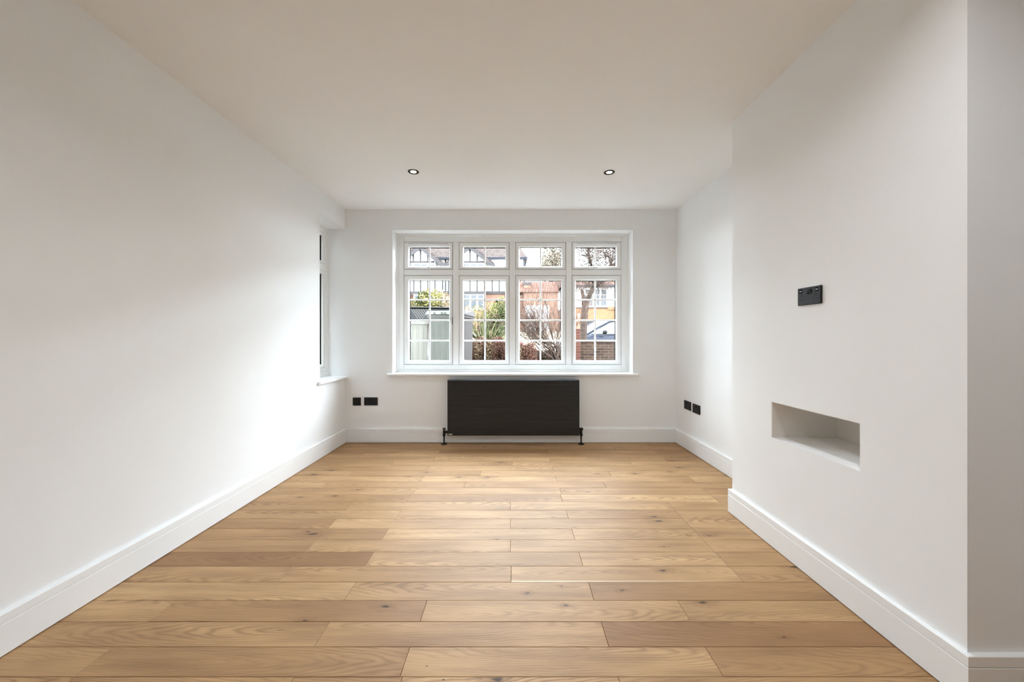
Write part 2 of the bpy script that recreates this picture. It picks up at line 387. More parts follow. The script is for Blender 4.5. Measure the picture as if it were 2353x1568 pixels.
# outer frame: four members with their own widths
b = MB(); xl, xr = wx(XS[0][0]), wx(XS[3][1]); zt, zb = wz(ZT[0]), wz(ZB[1]); ch = .006
def member(b, axis, a0, a1, c0, c1, y0=YW, y1=YW+.07, chl=True, chr_=True):
    l = ch if chl else 0; r = ch if chr_ else 0
    poly = [(c0+l, y0), (c1-r, y0), (c1, y0+r*1.6), (c1, y1), (c0, y1), (c0, y0+l*1.6)]
    if axis == 'z': b.prism([(p, q) for p, q in poly], 'z', a0, a1)
    else: b.prism([(q, p) for p, q in poly], 'x', a0, a1)
member(b, 'z', fz0, fz1, fx0, xl, chl=False); member(b, 'z', fz0, fz1, xr, fx1, chr_=False)
member(b, 'x', xl, xr, zt, fz1, chr_=False); member(b, 'x', xl, xr, fz0, zb, chl=False)
b.ring(fx0, fx1, fz0, fz1, [(0,YW-.014),(.022,YW-.014),(.028,YW),(0,YW)])        # thin trim bead round the frame
b.build('frame', M['upvc'], w1)
for i in range(3):
    b = MB(); member(b, 'z', zb, zt, wx(XS[i][1]), wx(XS[i+1][0])); b.build('mullion', M['upvc'], w1)
for (a, c) in XS:
    b = MB(); member(b, 'x', wx(a), wx(c), wz(ZB[0]), wz(ZT[1])); b.build('transom', M['upvc'], w1)
BARS_X = [985.8, 1113.6, 1242.2, 1368.9]; BARS_Z = [688.6, 736.2, 783.4]
GL = [(940.2,1031.7),(1065.7,1160.8),(1194.3,1290.3),(1323.4,1415.8)]
def bar(b, x0, x1, z0, z1, y=YW+.030):
    if x1-x0 > z1-z0: b.prism([(y, z0+.003),(y, z1-.003),(y+.004, z1),(y+.014, z1),(y+.014, z0),(y+.004, z0)], 'x', x0, x1)
    else: b.prism([(x0+.003, y),(x1-.003, y),(x1, y+.004),(x1, y+.014),(x0, y+.014),(x0, y+.004)], 'z', z0, z1)
def handle(parent, c, lever, up):
    """white espagnolette handle: base block, keyhole, lever pointing along `lever`"""
    c = Vector(c); l = Vector(lever); u = Vector(up); n = Vector((0,-1,0))
    h = MB().obox(c + n*.007, l*.034, u*.0125, n*.007).obox(c + n*.018 - l*.012, l*.014, u*.011, n*.007)
    h.obox(c + n*.024 + l*.045, l*.055, u*.0065, n*.005)
    o = h.build('handle', M['upvc'], parent, bevel=.003)
    MB().obox(c + n*.0015 + u*.0035, l*.036, u*.0125, n*.0015).build('edge_shadow', M['gasket'], parent)  # black plate offset to one side, standing in for the handle's shadow edge
    MB().lathe([(.0045,0),(.0045,.0015)], tuple(c + n*.0265 - l*.012), 'y', 10).build('keyhole', M['gasket'], parent)
for i in range(4):
    for row in (0, 1):
        zz = ZT if row == 0 else ZB; gz = (567.8, 611.4) if row == 0 else (644.5, 828.5)
        x0, x1, z0, z1 = wx(XS[i][0])+.0034, wx(XS[i][1])-.0034, wz(zz[1])+.0034, wz(zz[0])-.0034
        g0, g1, h0, h1 = wx(GL[i][0]), wx(GL[i][1]), wz(gz[1]), wz(gz[0])
        proud = .004 if i in (0, 3) else 0.0
        s = MB(); y0 = YW + .003 - proud
        # sash members: flat face, then the sloping bead down to the glass
        def srail(axis, o, inn, a0, a1):
            sg = 1 if inn > o else -1
            poly = [(o, y0+.003), (o+sg*.003, y0), (inn-sg*.012, y0), (inn-sg*.010, y0+.003), (inn, y0+.020), (inn, y0+.028), (inn-sg*.004, YW+.062), (o, YW+.062)]
            return poly
        def mitre(a_o, a_i, b_o, b_i, c_o, c_i, d_o, d_i):
            pass
        # build as a mitred ring whose inset differs per side
        profs = {'l': (x0, g0), 'r': (x1, g1), 'b': (z0, h0), 't': (z1, h1)}
        steps = [(0.0, y0+.003), (.003, y0), (-.012, y0), (-.010, y0+.003), (1.0, y0+.018), (1.0, y0+.026), (1.0, YW+.031), (.5, YW+.031), (.5, YW+.062), (0.0, YW+.062)]
        def at(side, k):
            o, n_ = profs[side]; sg = 1 if n_ > o else -1; v = steps[k][0]
            if v == 1.0: return n_
            if v == .5: return (o+n_)/2
            return n_ + sg*v if v < 0 else o + sg*v
        vs = []; fs = []; n = len(steps)
        for (sa, sb) in (('l','b'),('r','b'),('r','t'),('l','t')):
            for k in range(n): vs.append((at(sa, k), steps[k][1], at(sb, k)))
        for q in range(4):
            q2 = (q+1) % 4
            for k in range(n): fs.append((q*n+k, q*n+(k+1) % n, q2*n+(k+1) % n, q2*n+k))
        s.add(vs, fs)
        sash = s.build('sash', M['upvc'], w1)
        MB().ring(g0-.012, g1+.012, h0-.012, h1+.012, [(0,YW+.0315),(.0125,YW+.0315),(.0125,YW+.066),(0,YW+.066)]).build('gasket', M['spacer'], sash)
        MB().ring(x0-.0032, x1+.0032, z0-.0032, z1+.0032, [(0,YW+.010),(.003,YW+.010),(.003,YW+.03),(0,YW+.03)]).build('seal', M['gasket'], sash)
        MB().add([(g0-.006,YW+.046,h0-.006),(g1+.006,YW+.046,h0-.006),(g1+.006,YW+.046,h1+.006),(g0-.006,YW+.046,h1+.006)], [(0,1,2,3)]).build('pane', M['glass'], sash, fix=False)
        bx = wx(BARS_X[i])
        bb = MB(); bar(bb, bx-.0085, bx+.0085, h0, h1); bb.build('glazing_bar', M['upvc'], sash)
        if row == 1:
            for pz in BARS_Z:
                bb = MB(); z = wz(pz); bar(bb, g0, bx-.0085, z-.0085, z+.0085); bar(bb, bx+.0085, g1, z-.0085, z+.0085); bb.build('glazing_bar', M['upvc'], sash)
        if i in (0, 3):
            if row == 0:
                tv = MB(); tz = wz(559.6); tv.box(wx(936 if i == 0 else 1320), wx(1035 if i == 0 else 1421), y0-.012, y0, tz-.008, tz+.008)
                t = tv.build('trickle_vent', M['upvc'], sash, bevel=.002)
                sl = MB(); xa, xb = wx(940 if i == 0 else 1324), wx(1031 if i == 0 else 1417); nn = 12
                for q in range(nn):
                    a = xa + (xb-xa)*q/nn; sl.box(a+.003, a+(xb-xa)/nn-.003, y0-.0125, y0-.011, tz-.0062, tz-.0030)
                sl.build('vent_slots', M['gasket'], sash, kind='stuff')
                if i == 0: handle(sash, (wx(983), y0, wz(616.6)), (-1,0,0), (0,0,1))
                else: handle(sash, (wx(1371.5), y0, wz(616.6)), (1,0,0), (0,0,1))
            else:
                handle(sash, (wx(1036.5 if i == 0 else 1318.2), y0, wz(737)), (0,0,-1), (1,0,0))
# window board with a rounded nose, wider than the opening
b = MB(); b.box(WX0+.001, WX1-.001, YF, YW-.001, WZ0-.028, WZ0); n = 8
nose = [(YF, WZ0), (YF-.028, WZ0)] + [(YF-.028-.014*math.sin(math.pi*k/n), WZ0-.014+.014*math.cos(math.pi*k/n)) for k in range(1, n)] + [(YF-.028, WZ0-.028), (YF, WZ0-.028)]
b.prism(nose, 'x', -1.350, 1.335); b.build('window_board', M['gloss'], w1)

# ---------------------------------------------------------------- side window in the left wall
w2 = struct(empty('window_2', (-2.0, SY0, SZ0)))
XW = -2.0
b = MB(); a0, a1, z0, z1 = SY0, YF, SZ0+.035, SZ1
b.ring(a0, a1, z0, z1, [(0,XW+.012),(.016,XW+.012),(.020,XW),(.058,XW),(.064,XW-.008),(.064,XW-.07),(0,XW-.07)], 'yz')
b.prism([(XW, 1.835),(XW, 1.900),(XW-.008, 1.906),(XW-.07, 1.906),(XW-.07, 1.829),(XW-.008, 1.829)], 'y', a0+.064, a1-.064)
b.box(XW-.005, XW+.10, a0, a1, SZ0-.0, SZ0+.0351) if False else None
b.build('frame', M['upvc'], w2)
for (q0, q1) in ((1.906, z1-.064), (z0+.064, 1.829)):
    sash = MB().ring(a0+.066, a1-.066, q0+.002, q1-.002, [(0,XW-.003),(.022,XW-.003),(.030,XW-.02),(.030,XW-.06),(0,XW-.06)], 'yz').build('sash', M['upvc'], w2)
    MB().ring(a0+.0945, a1-.0945, q0+.0305, q1-.0305, [(0,XW-.022),(.0035,XW-.022),(.0035,XW-.058),(0,XW-.058)], 'yz').build('gasket', M['spacer'], sash)
    MB().add([(XW-.04, a0+.1, q0+.036),(XW-.04, a1-.1, q0+.036),(XW-.04, a1-.1, q1-.036),(XW-.04, a0+.1, q1-.036)], [(0,1,2,3)]).build('pane', M['glass'], sash, fix=False)
b = MB(); b.box(XW-.06, XL, SY0+.001, YF, SZ0-.028, SZ0); b.box(XW-.06, XW+.010, SY0+.001, YF-.001, SZ0, SZ0+.0345)
nose = [(XL, SZ0), (XL+.02, SZ0)] + [(XL+.02+.014*math.sin(math.pi*k/n), SZ0-.014+.014*math.cos(math.pi*k/n)) for k in range(1, n)] + [(XL+.02, SZ0-.028), (XL, SZ0-.028)]
b.prism([(p, q) for p, q in nose], 'y', SY0-.042, YF); b.build('window_board', M['gloss'], w2)

# ---------------------------------------------------------------- radiator
rx0, rx1, ry0, ry1, rz0, rz1 = -.694, .692, 4.040, 4.112, .097, .684
rad = empty('radiator', (0, 4.08, rz0)); tag(rad, 'wide matt black panel radiator on the wall below the front window', 'radiator')
prof = [(ry0+.016, rz0), (ry0, rz0+.002)]
ng = 12; st = (rz1-rz0)/ng
for k in range(1, ng):
    z = rz0 + st*k; prof += [(ry0, z-.0016), (ry0+.0009, z-.0006), (ry0+.0009, z+.0006), (ry0, z+.0016)]
prof += [(ry0, rz1-.002), (ry0+.003, rz1), (ry0+.016, rz1)]
MB().prism(prof, 'x', rx0+.001, rx1-.001).build('front_panel', M['rad'], rad)
MB().box(rx0+.01, rx1-.01, ry1-.014, ry1, rz0+.01, rz1-.006).build('back_panel', M['rad'], rad)
for x in (rx0, rx1-.0012): MB().box(x, x+.0012, ry0+.004, ry1, rz0+.004, rz1-.001).build('side_panel', M['rad'], rad)
g = MB()
g.box(rx0+.002, rx1-.002, ry0+.0165, ry0+.020, rz1-.008, rz1+.0015, 1); g.box(rx0+.002, rx1-.002, ry1-.006, ry1-.003, rz1-.008, rz1+.001, 1)
for k in range(92):
    x = rx0+.012 + k*.01482; g.box(x, x+.006, ry0+.020, ry1-.006, rz1-.006, rz1-.001)
g.build('top_grille', [M['rad'], M['radedge']], rad)
f = MB()
for k in range(46):
    x = rx0+.02+k*.0293; f.box(x, x+.002, ry0+.018, ry1-.016, rz0+.03, rz1-.02)
f.build('convector_fins', M['rad'], rad, kind='stuff')
MB().box(rx0+.012, rx0+.052, ry0-.002, ry0, rz0+.010, rz0+.022).build('badge', M['badge'], rad, bevel=.001)['label'] = 'small pale badge'
for sx, x in ((-1, -.735), (1, .716)):
    yv = 4.075
    v = MB().lathe([(.0,.084),(.0125,.084),(.0125,.092),(.0165,.096),(.0165,.106),(.0125,.110),(.0125,.150),(.0,.150)], (x, yv, 0), 'z', 16)
    xe = rx0 if sx < 0 else rx1
    v.lathe([(.0095, min(x, xe)),(.0095, max(x, xe))], (0, yv, .128), 'x', 12)
    mx = (x+xe)/2 + sx*-.004; v.lathe([(.017, mx-.007),(.017, mx+.007)], (0, yv, .128), 'x', 6)
    vo = v.build('valve', M['black'], rad, smooth=False)
    MB().lathe([(.0075,.004),(.0075,.086)], (x-sx*-.002*0, yv, 0), 'z', 14).build('pipe', M['black'], vo, smooth=False)
    MB().lathe([(.033,.0006),(.032,.006),(.016,.010),(.012,.018),(.009,.020)], (x, yv, 0), 'z', 20).build('floor_collar', M['black'], vo)
    if sx < 0:
        MB().lathe([(.0135,.150),(.0165,.153),(.0165,.158),(.014,.160)], (x, yv, 0), 'z', 16).build('chrome_ring', M['chrome'], vo)['label'] = 'shiny chrome ring'
        MB().lathe([(.0165,.160),(.0165,.167),(.013,.171),(.0,.171)], (x, yv, 0), 'z', 16).build('cap', M['black'], vo)
    else:
        MB().lathe([(.013,.150),(.021,.154),(.022,.164),(.018,.172),(.0,.174)], (x, yv, 0), 'z', 16).build('cap', M['black'], vo)

# ---------------------------------------------------------------- sockets and plates
def socket(name, origin, right, normal, w, h, label, usb=False, blank=False):
    """plate on a wall: origin = centre on the wall, right / normal = unit vectors seen from the front"""
    o = empty(name, origin); r = Vector(right); nrm = Vector(normal); u = Vector((0,0,1)); c = Vector(origin)
    def q(a, b_, d, ha, hb, hd, nm, mt, par, bev=0):
        return MB().obox(c + r*a + u*b_ + nrm*d, r*ha, u*hb, nrm*hd).build(nm, mt, par, bevel=bev)
    pl = q(0, 0, .0045, w/2, h/2, .0045, 'faceplate', M['black'], o, .003)
    if blank:
        q(0, 0, .0095, .012, .010, .0012, 'outlet_cover', M['black'], o, .001)
    else:
        for sx in (-1, 1):
            sc_ = sx * w*.30
            sw = MB().obox(c + r*(sx*.0085-.0) + u*.020 + nrm*.0105, (r*.0068), (u*.0115 + nrm*.0022*sx), nrm*.0022).build('switch', M['black'], o, bevel=.001)
            q(sc_, .004, .0092, .0024, .0048, .0004, 'pin_hole', M['hole'], o)
            q(sc_-.011, -.0155, .0092, .0036, .0028, .0004, 'pin_hole', M['hole'], o)
            q(sc_+.011, -.0155, .0092, .0036, .0028, .0004, 'pin_hole', M['hole'], o)
            if usb:
                q(sc_-sx*-.006, .0255, .0093, .009, .0085, .0005, 'port_surround', M['gasket'], o, .0002)
                q(sc_-sx*-.006, .0255, .0098, .0062, .0022, .0004, 'usb_port', M['usb'], o)
    return tag(o, label, 'wall socket' if not blank else 'wall plate', None)
socket('blank_plate', (-1.684, YF, .441), (1,0,0), (0,-1,0), .0866, .086, 'small square black plate low on the window wall, beside a wide black socket', blank=True)
SG = 'black double sockets low on the walls'
socket('double_socket', (-1.5325, YF, .443), (1,0,0), (0,-1,0), .145, .086, 'black double socket on the window wall, between square black plate and radiator')['group'] = SG
socket('double_socket', (XR, 3.876, .446), (0,-1,0), (-1,0,0), .146, .086, 'black double socket on the alcove wall, the one nearer the window-wall corner')['group'] = SG
socket('double_socket', (XR, 3.690, .443), (0,-1,0), (-1,0,0), .146, .086, 'black double socket on the alcove wall, the one nearer the chimney breast')['group'] = SG
socket('usb_socket', (XC, 1.818, 1.321), (0,-1,0), (-1,0,0), .143, .084, 'black double socket with USB ports, high on the chimney breast', usb=True)

# ---------------------------------------------------------------- downlights
for (x, y, lab) in ((-.831, 3.198, 'lit black-rimmed downlight in the ceiling, the one on the side-window side'), (.798, 3.21, 'lit black-rimmed downlight in the ceiling, the one on the chimney-breast side'),
    (-.30, .72, 'added out-of-view downlight nearer the rear of the room, middle of the ceiling'), (.78, .72, 'added out-of-view downlight nearer the rear of the room, chimney-breast side')):  # rear pair added out of view as fill for near walls and ceiling
    o = empty('downlight', (x, y, HC)); tag(o, lab, 'ceiling light', 'recessed ceiling downlights')
    MB().lathe([(.0445,-.0005),(.0445,-.004),(.042,-.006),(.036,-.006),(.025,-.0030),(.024,-.0008)], (x, y, HC), 'z', 32).build('trim_ring', M['black'], o)
    MB().lathe([(.0235,-.0015),(.0235,-.0030),(.0,-.0034)], (x, y, HC), 'z', 24).build('lens', M['lamp'], o)
    ld = bpy.data.lights.new('downlight_beam', 'AREA'); ld.shape = 'DISK'; ld.size = .046; ld.spread = math.radians(150); ld.energy = LAMP_W * (.5 if y > 2 else 1.3); ld.color = (.94, .97, 1.0)
    lo = bpy.data.objects.new('downlight_beam', ld); col.objects.link(lo); lo.parent = o; lo.location = (0, 0, -.0042)

# ================================================================ outside
def brick_mat(name, c1, c2, mortar, bw=.225, bh=.075, axis='xz'):
    m, nt, b = new_mat(name); oc = nd(nt, 'ShaderNodeTexCoord').outputs['Object']
    s = nd(nt, 'ShaderNodeSeparateXYZ'); L(nt, oc, s.inputs[0]); c = nd(nt, 'ShaderNodeCombineXYZ')
    L(nt, math_n(nt, 'ADD', s.outputs[0], s.outputs[1]), c.inputs[0]); L(nt, s.outputs[2], c.inputs[1])
    t = nd(nt, 'ShaderNodeTexBrick'); L(nt, c.outputs[0], t.inputs['Vector'])
    t.inputs['Scale'].default_value = 1; t.inputs['Brick Width'].default_value = bw; t.inputs['Row Height'].default_value = bh
    t.inputs['Mortar Size'].default_value = .01; t.inputs['Color1'].default_value = (*c1,1); t.inputs['Color2'].default_value = (*c2,1); t.inputs['Mortar'].default_value = (*mortar,1)
    L(nt, t.outputs['Color'], b.inputs['Base Color']); b.inputs['Roughness'].default_value = .9; b.inputs['Specular IOR Level'].default_value = .08; return m
def vary(name, c1, c2, rough=.7, spec=.08):           # one colour per object or leaf, drawn between two
    m, nt, b = new_mat(name)
    oc = nd(nt, 'ShaderNodeTexCoord').outputs['Object']
    v = nd(nt, 'ShaderNodeTexWhiteNoise', noise_dimensions='4D')
    g = nd(nt, 'ShaderNodeNewGeometry'); rp = g.outputs['Random Per Island']
    L(nt, rp, v.inputs['W']); L(nt, nd(nt, 'ShaderNodeObjectInfo').outputs['Location'], v.inputs['Vector'])
    f = math_n(nt, 'ADD', math_n(nt, 'MULTIPLY', v.outputs['Value'], .8), math_n(nt, 'MULTIPLY', noise(nt, oc, 9), .25), clamp=True)
    L(nt, mix_c(nt, f, c1, c2), b.inputs['Base Color']); b.inputs['Roughness'].default_value = rough; b.inputs['Specular IOR Level'].default_value = spec; return m

M['render'] = smat('white_render', (.440,.435,.418), .85, .03, 2, spec=.08)
M['timber'] = smat('dark_timber', (.0237,.0212,.0212), .8, .35, 6, spec=.08)
M['housebrick'] = brick_mat('orange_brick', (.0771,.0349,.0221), (.1006,.0496,.0335), (.1006,.0771,.0604))
M['housebrick2'] = brick_mat('pale_orange_brick', (.0791,.0316,.0131), (.1032,.0454,.0200), (.1066,.0722,.0447))
M['pane'] = smat('house_pane', (.034,.035,.037), .12, .1, 3, spec=.08)
M['whiteframe'] = smat('white_frame', (.1968,.1968,.1919), .4, spec=.08)
M['gutter'] = smat('dark_gutter', (.0088,.0091,.0128), .5, spec=.08)
M['tarmac'] = smat('tarmac', (.0443,.0429,.0407), .9, .15, 30, spec=.08)
M['pave'] = smat('beige_paving', (.0886,.0738,.0555), .9, .15, 4, spec=.08)
M['soil'] = smat('soil', (.0224,.0161,.0112), .95, .3, 12, spec=.08)
def tile_mat(name, a, b_):
    m, nt, b = new_mat(name); oc = nd(nt, 'ShaderNodeTexCoord').outputs['Object']
    s = nd(nt, 'ShaderNodeSeparateXYZ'); L(nt, oc, s.inputs[0]); c = nd(nt, 'ShaderNodeCombineXYZ')
    L(nt, math_n(nt, 'ADD', s.outputs[0], math_n(nt, 'MULTIPLY', s.outputs[1], .3)), c.inputs[0]); L(nt, s.outputs[2], c.inputs[1])
    t = nd(nt, 'ShaderNodeTexBrick'); L(nt, c.outputs[0], t.inputs['Vector']); t.inputs['Scale'].default_value = 1
    t.inputs['Brick Width'].default_value = .27; t.inputs['Row Height'].default_value = .16; t.inputs['Mortar Size'].default_value = .028
    t.inputs['Color1'].default_value = (*a,1); t.inputs['Color2'].default_value = (*b_,1); t.inputs['Mortar'].default_value = (a[0]*.35,a[1]*.33,a[2]*.35,1)
    L(nt, t.outputs['Color'], b.inputs['Base Color']); b.inputs['Roughness'].default_value = .9; b.inputs['Specular IOR Level'].default_value = .08; return m
M['tile'] = tile_mat('brown_roof_tile', (.0285,.0205,.0180), (.0445,.0329,.0291))
M['tile2'] = tile_mat('red_roof_tile', (.0500,.0231,.0157), (.0648,.0332,.0231))

# ground: front garden, road, and the slope up to the houses opposite
GZ = .36
def strip(b, x0, x1, pts):
    n = len(pts); vs = [(x0, y, z) for y, z in pts] + [(x1, y, z) for y, z in pts]
    b.add(vs, [(i, i+n, i+n+1, i+1) for i in range(n-1)])
b = MB(); strip(b, -40, 40, [(YF+TW, GZ), (11.4, GZ)]); struct(b.build('ground', M['soil'], fix=False))
b = MB(); strip(b, -60, 60, [(11.4, GZ-.02), (20.5, GZ+.02)]); struct(b.build('road', M['tarmac'], fix=False))
b = MB(); strip(b, -60, 60, [(20.5, GZ+.10), (22.5, GZ+.20), (33.5, 1.80), (70, 2.2), (120, 2.3)]); struct(b.build('ground_opposite', M['pave'], fix=False))
b = MB(); strip(b, -40, -2.13, [(-20, GZ-.1), (YF+TW, GZ)]); struct(b.build('ground_side', M['pave'], fix=False))

# ---- rendered side wall of the neighbouring house, across the side passage
nb = empty('neighbour_house', (-5.4, 4, GZ)); tag(nb, 'plain pale rendered house wall across the side passage, beyond the narrow window', 'house')
MB().box(-8.5, -3.55, -6, 9.5, GZ-.4, 5.6).build('side_wall', smat('pale_render', (.1252,.1207,.1163), .9, .05, 3, spec=.08), nb)
b = MB(); b.add([(-8.7,-6.2,5.6),(-3.3,-6.2,5.6),(-3.3,9.7,5.6),(-8.7,9.7,5.6),(-6,-6.2,7.6),(-6,9.7,7.6)], [(0,1,4),(2,3,5),(1,2,5,4),(3,0,4,5),(3,2,1,0)]); b.build('roof', M['tile'], nb)

# ---- half-timbered house opposite (two gables)
HY = 36.0
def hx(px, Y=HY): return (px - CX) * Y / F
def hz(py, Y=HY): return CAMZ - (py - CY) * Y / F
hs = empty('half_timbered_house', (hx(1030), HY, 1.8)); tag(hs, 'wide white half-timbered house across the road, with two gables and a brown tiled roof', 'house')
X0, X1 = hx(860), hx(1203)
MB().box(X0, X1, HY, HY+8, hz(676), hz(590)).build('upper_wall', M['render'], hs)
MB().box(X0, X1, HY+.05, HY+8, 1.2, hz(676)).build('brick_wall', M['housebrick'], hs)
ez = hz(594); rise = 4.6
b = MB(); e0, e1, ef, eb = X0-.3, X1+.35, HY-.45, HY+8.4
b.add([(e0,ef,ez),(e1,ef,ez),(e1,eb,ez),(e0,eb,ez),(e0+4,(ef+eb)/2,ez+rise),(e1-2.6,(ef+eb)/2,ez+rise)], [(0,1,5,4),(1,2,5),(2,3,4,5),(3,0,4),(3,2,1,0)])
b.build('main_roof', M['tile'], hs)
MB().box(e0, e1+.02, ef-.10, ef+.04, ez-.16, ez+.02).build('gutter', M['gutter'], hs)
GY = HY - .75                                       # face of the gables
def g(px): return hx(px, GY)
def gz(py): return hz(py, GY)
for k, ax in enumerate((966.5, 1080.0)):
    hw, top, bot = 57.0, 566.0, 611.5               # px half width, apex and eaves rows
    A, Bz, E = g(ax), gz(top), gz(bot); x0, x1 = g(ax-hw), g(ax+hw)
    slope = (Bz-E)/(x1-A)
    # bay body under the gable, white panel wall
    wl, wr = g(ax-34), g(ax+34)
    MB().prism([(wl, gz(676)),(wr, gz(676)),(wr, Bz-slope*(wr-A)-.05),(A, Bz-.05),(wl, Bz-slope*(wr-A)-.05)], 'y', GY, HY+.2).build('gable_wall', M['render'], hs)
    rf = MB(); th = .16
    for s in (-1, 1):
        xe = A + s*(x1-A)
        rf.prism([(A, Bz+.02),(xe, E+.02),(xe, E+.02+th),(A, Bz+.02+th)], 'y', GY-.30, HY+4.5)
    rf.build('gable_roof', M['tile'], hs)
    for s in (-1, 1):
        xe = A + s*(x1-A); d = .33
        MB().prism([(A, Bz+.05),(xe, E+.05),(xe-s*.0, E-d),(A, Bz-d)], 'y', GY-.36, GY-.28).build('barge_board', M['timber'], hs)
    beamz = lambda a, c, xa=ax-32, xb=ax+32, nm='timber', o=hs: MB().box(g(xa), g(xb), GY-.06, GY+.02, gz(c), gz(a)).build(nm, M['timber'], o)
    beamz(600.2, 604.6)
    beamz(669.8, 676.2, ax-34, ax+34)
    beamz(640.5, 645.5, ax-34, ax+34)
    for dx in (-16.5, 0, 16.5):
        px = ax + dx; tz = min(gz(584.0 if dx else 570), gz(569)); 
        MB().box(g(px-1.6), g(px+1.6), GY-.06, GY+.02, gz(600.2), tz).build('timber', M['timber'], hs)
    for px in (ax-31.5, ax-15.5, ax, ax+16.5, ax+33): MB().box(g(px-1.7), g(px+1.7), GY-.06, GY+.02, gz(670), gz(645)).build('timber', M['timber'], hs)
    for (ya, yb) in ((606.5, 640), (677, 713)):      # first-floor and ground-floor windows of the bay
        fr = MB().box(g(ax-15.5), g(ax+33), GY-.16, GY+.02, gz(yb), gz(ya)).build('window', M['whiteframe'], hs)
        for q in (ax-13, ax+3, ax+19):
            for (za, zb_) in ((ya+1.5, ya+9.5), (ya+12.5, yb-1)):
                MB().box(g(q), g(q+11.8), GY-.175, GY-.15, gz(zb_), gz(za)).build('pane', M['pane'], fr)
    MB().box(g(ax-34), g(ax+34), GY, HY+.2, 1.2, gz(713)).build('bay_base', M['housebrick'], hs)
for (a, c_) in ((1113.5, 1203), (860, 930)):         # timbering of the flat wall between and beside the gables
    MB().box(hx(a), hx(c_), HY-.07, HY+.02, hz(676.0), hz(669.8)).build('timber', M['timber'], hs)
for px in (1131.3, 1147.3, 1163, 1179, 1195, 1017, 1031, 1042): MB().box(hx(px-1.5), hx(px+1.5), HY-.07, HY+.02, hz(670), hz(645)).build('timber', M['timber'], hs)
MB().box(hx(1000), hx(1047), HY-.07, HY+.02, hz(676.0), hz(669.8)).build('timber', M['timber'], hs)
MB().box(hx(1114), hx(1203), HY-.07, HY+.02, hz(645), hz(640)).build('timber', M['timber'], hs)
ar = MB(); cx_, cz_ = hx(1150), hz(712)               # arched porch
for k in range(13):
    t = math.pi*k/12; c, s = math.cos(t), math.sin(t); R = hx(1150+13)-cx_
    ar.obox((cx_+c*R, HY-.02, cz_+s*R*1.75), (c*.16, 0, s*.16), (0,.07,0), (-s*.19, 0, c*.19))
ar.build('porch_arch', M['housebrick2'], hs)
po = MB(); R = hx(1150+11)-cx_
pts = [(cx_+R*math.cos(math.pi*k/16), cz_+1.75*R*math.sin(math.pi*k/16)) for k in range(17)]
po.prism([(cx_+R, 1.6)] + pts[0:] + [(cx_-R, 1.6)], 'y', HY-.01, HY+.1); po.build('porch_opening', M['gutter'], hs)
MB().tube([(hx(1024.3), HY-.15, hz(592)), (hx(1024.3), HY-.15, 1.9)], [.06,.06], 8).build('drainpipe', M['gutter'], hs)
MB().tube([(hx(1204.5), HY-.2, hz(596)), (hx(1204.5), HY-.2, 1.9)], [.07,.07], 8).build('drainpipe', M['gutter'], hs)

# ---- garage and chimney stack seen to the right of that house
gr = empty('garage', (hx(1225, 33), 33, 1.8)); tag(gr, 'low brick garage with a white door, behind the bare multi-stemmed shrub', 'garage')
def k33(px): return (px-CX)*33/F
def z33(py): return CAMZ-(py-CY)*33/F
MB().box(k33(1204), k33(1282), 33, 34.5, 1.3, z33(672)).build('brick_wall', M['housebrick'], gr)
MB().box(k33(1207), k33(1262), 32.93, 33.02, 1.7, z33(702)).build('garage_door', M['whiteframe'], gr)
rf = MB(); rf.add([(k33(1186),32.8,z33(672)),(k33(1284),32.8,z33(672)),(k33(1284),34.7,z33(641)),(k33(1186),34.7,z33(641)),(k33(1284),34.7,z33(674)),(k33(1186),34.7,z33(674))], [(0,1,2,3),(0,5,4,1),(1,4,2),(0,3,5),(2,4,5,3)]); rf.build('roof', M['tile2'], gr)
ch_ = MB().box(k33(1204), k33(1220), 33.6, 34.4, z33(673), z33(650.5)).build('chimney_stack', M['housebrick'], gr)
MB().box(k33(1202), k33(1221.5), 33.55, 34.45, z33(653), z33(646.5)).build('stack_cap', M['timber'], ch_)

# ---- right-hand house
H2 = 32.0
def a2(px): return (px-CX)*H2/F
def c2(py): return CAMZ-(py-CY)*H2/F
rh = empty('brick_and_white_house', (a2(1400), H2, 1.5)); tag(rh, 'white and orange-brick house with a red tiled roof, behind the street tree', 'house')
MB().box(a2(1296), a2(1500), H2, H2+8, c2(706), c2(657)).build('upper_wall', M['render'], rh)
MB().box(a2(1470), a2(2300), H2-.6, H2+9, 1.2, 8.6).build('added_wing_wall', M['render'], rh)  # unseen wing added beyond view to block sky light from the left wall
b = MB(); b.add([(a2(1460),H2-1,8.6),(a2(2310),H2-1,8.6),(a2(2310),H2+9.4,8.6),(a2(1460),H2+9.4,8.6),(a2(1560),H2+4.2,12.4),(a2(2210),H2+4.2,12.4)], [(0,1,5,4),(1,2,5),(2,3,4,5),(3,0,4),(3,2,1,0)]); b.build('added_wing_roof', M['tile2'], rh)
MB().box(a2(1296), a2(1500), H2+.04, H2+8, 1.2, c2(706)).build('brick_wall', M['housebrick2'], rh)
MB().box(a2(1396), a2(1500), H2-.03, H2+.1, c2(712), c2(705.5)).build('brick_course', M['housebrick2'], rh)
MB().box(a2(1296), a2(1396), H2-.05, H2+.05, c2(708.2), c2(706.4)).build('ledge', M['timber'], rh)
b = MB(); z0, y0 = c2(657.5), H2-.4
b.add([(a2(1290),y0,z0),(a2(1506),y0,z0),(a2(1506),H2+4,z0+1.9),(a2(1290),H2+4,z0+1.9),(a2(1506),H2+8.4,z0),(a2(1290),H2+8.4,z0)], [(0,1,2,3),(3,2,4,5),(0,3,5),(1,4,2),(0,5,4,1)]); b.build('roof', M['tile2'], rh)
MB().box(a2(1290), a2(1506), y0-.1, y0+.06, c2(662), c2(657)).build('gutter', M['gutter'], rh)
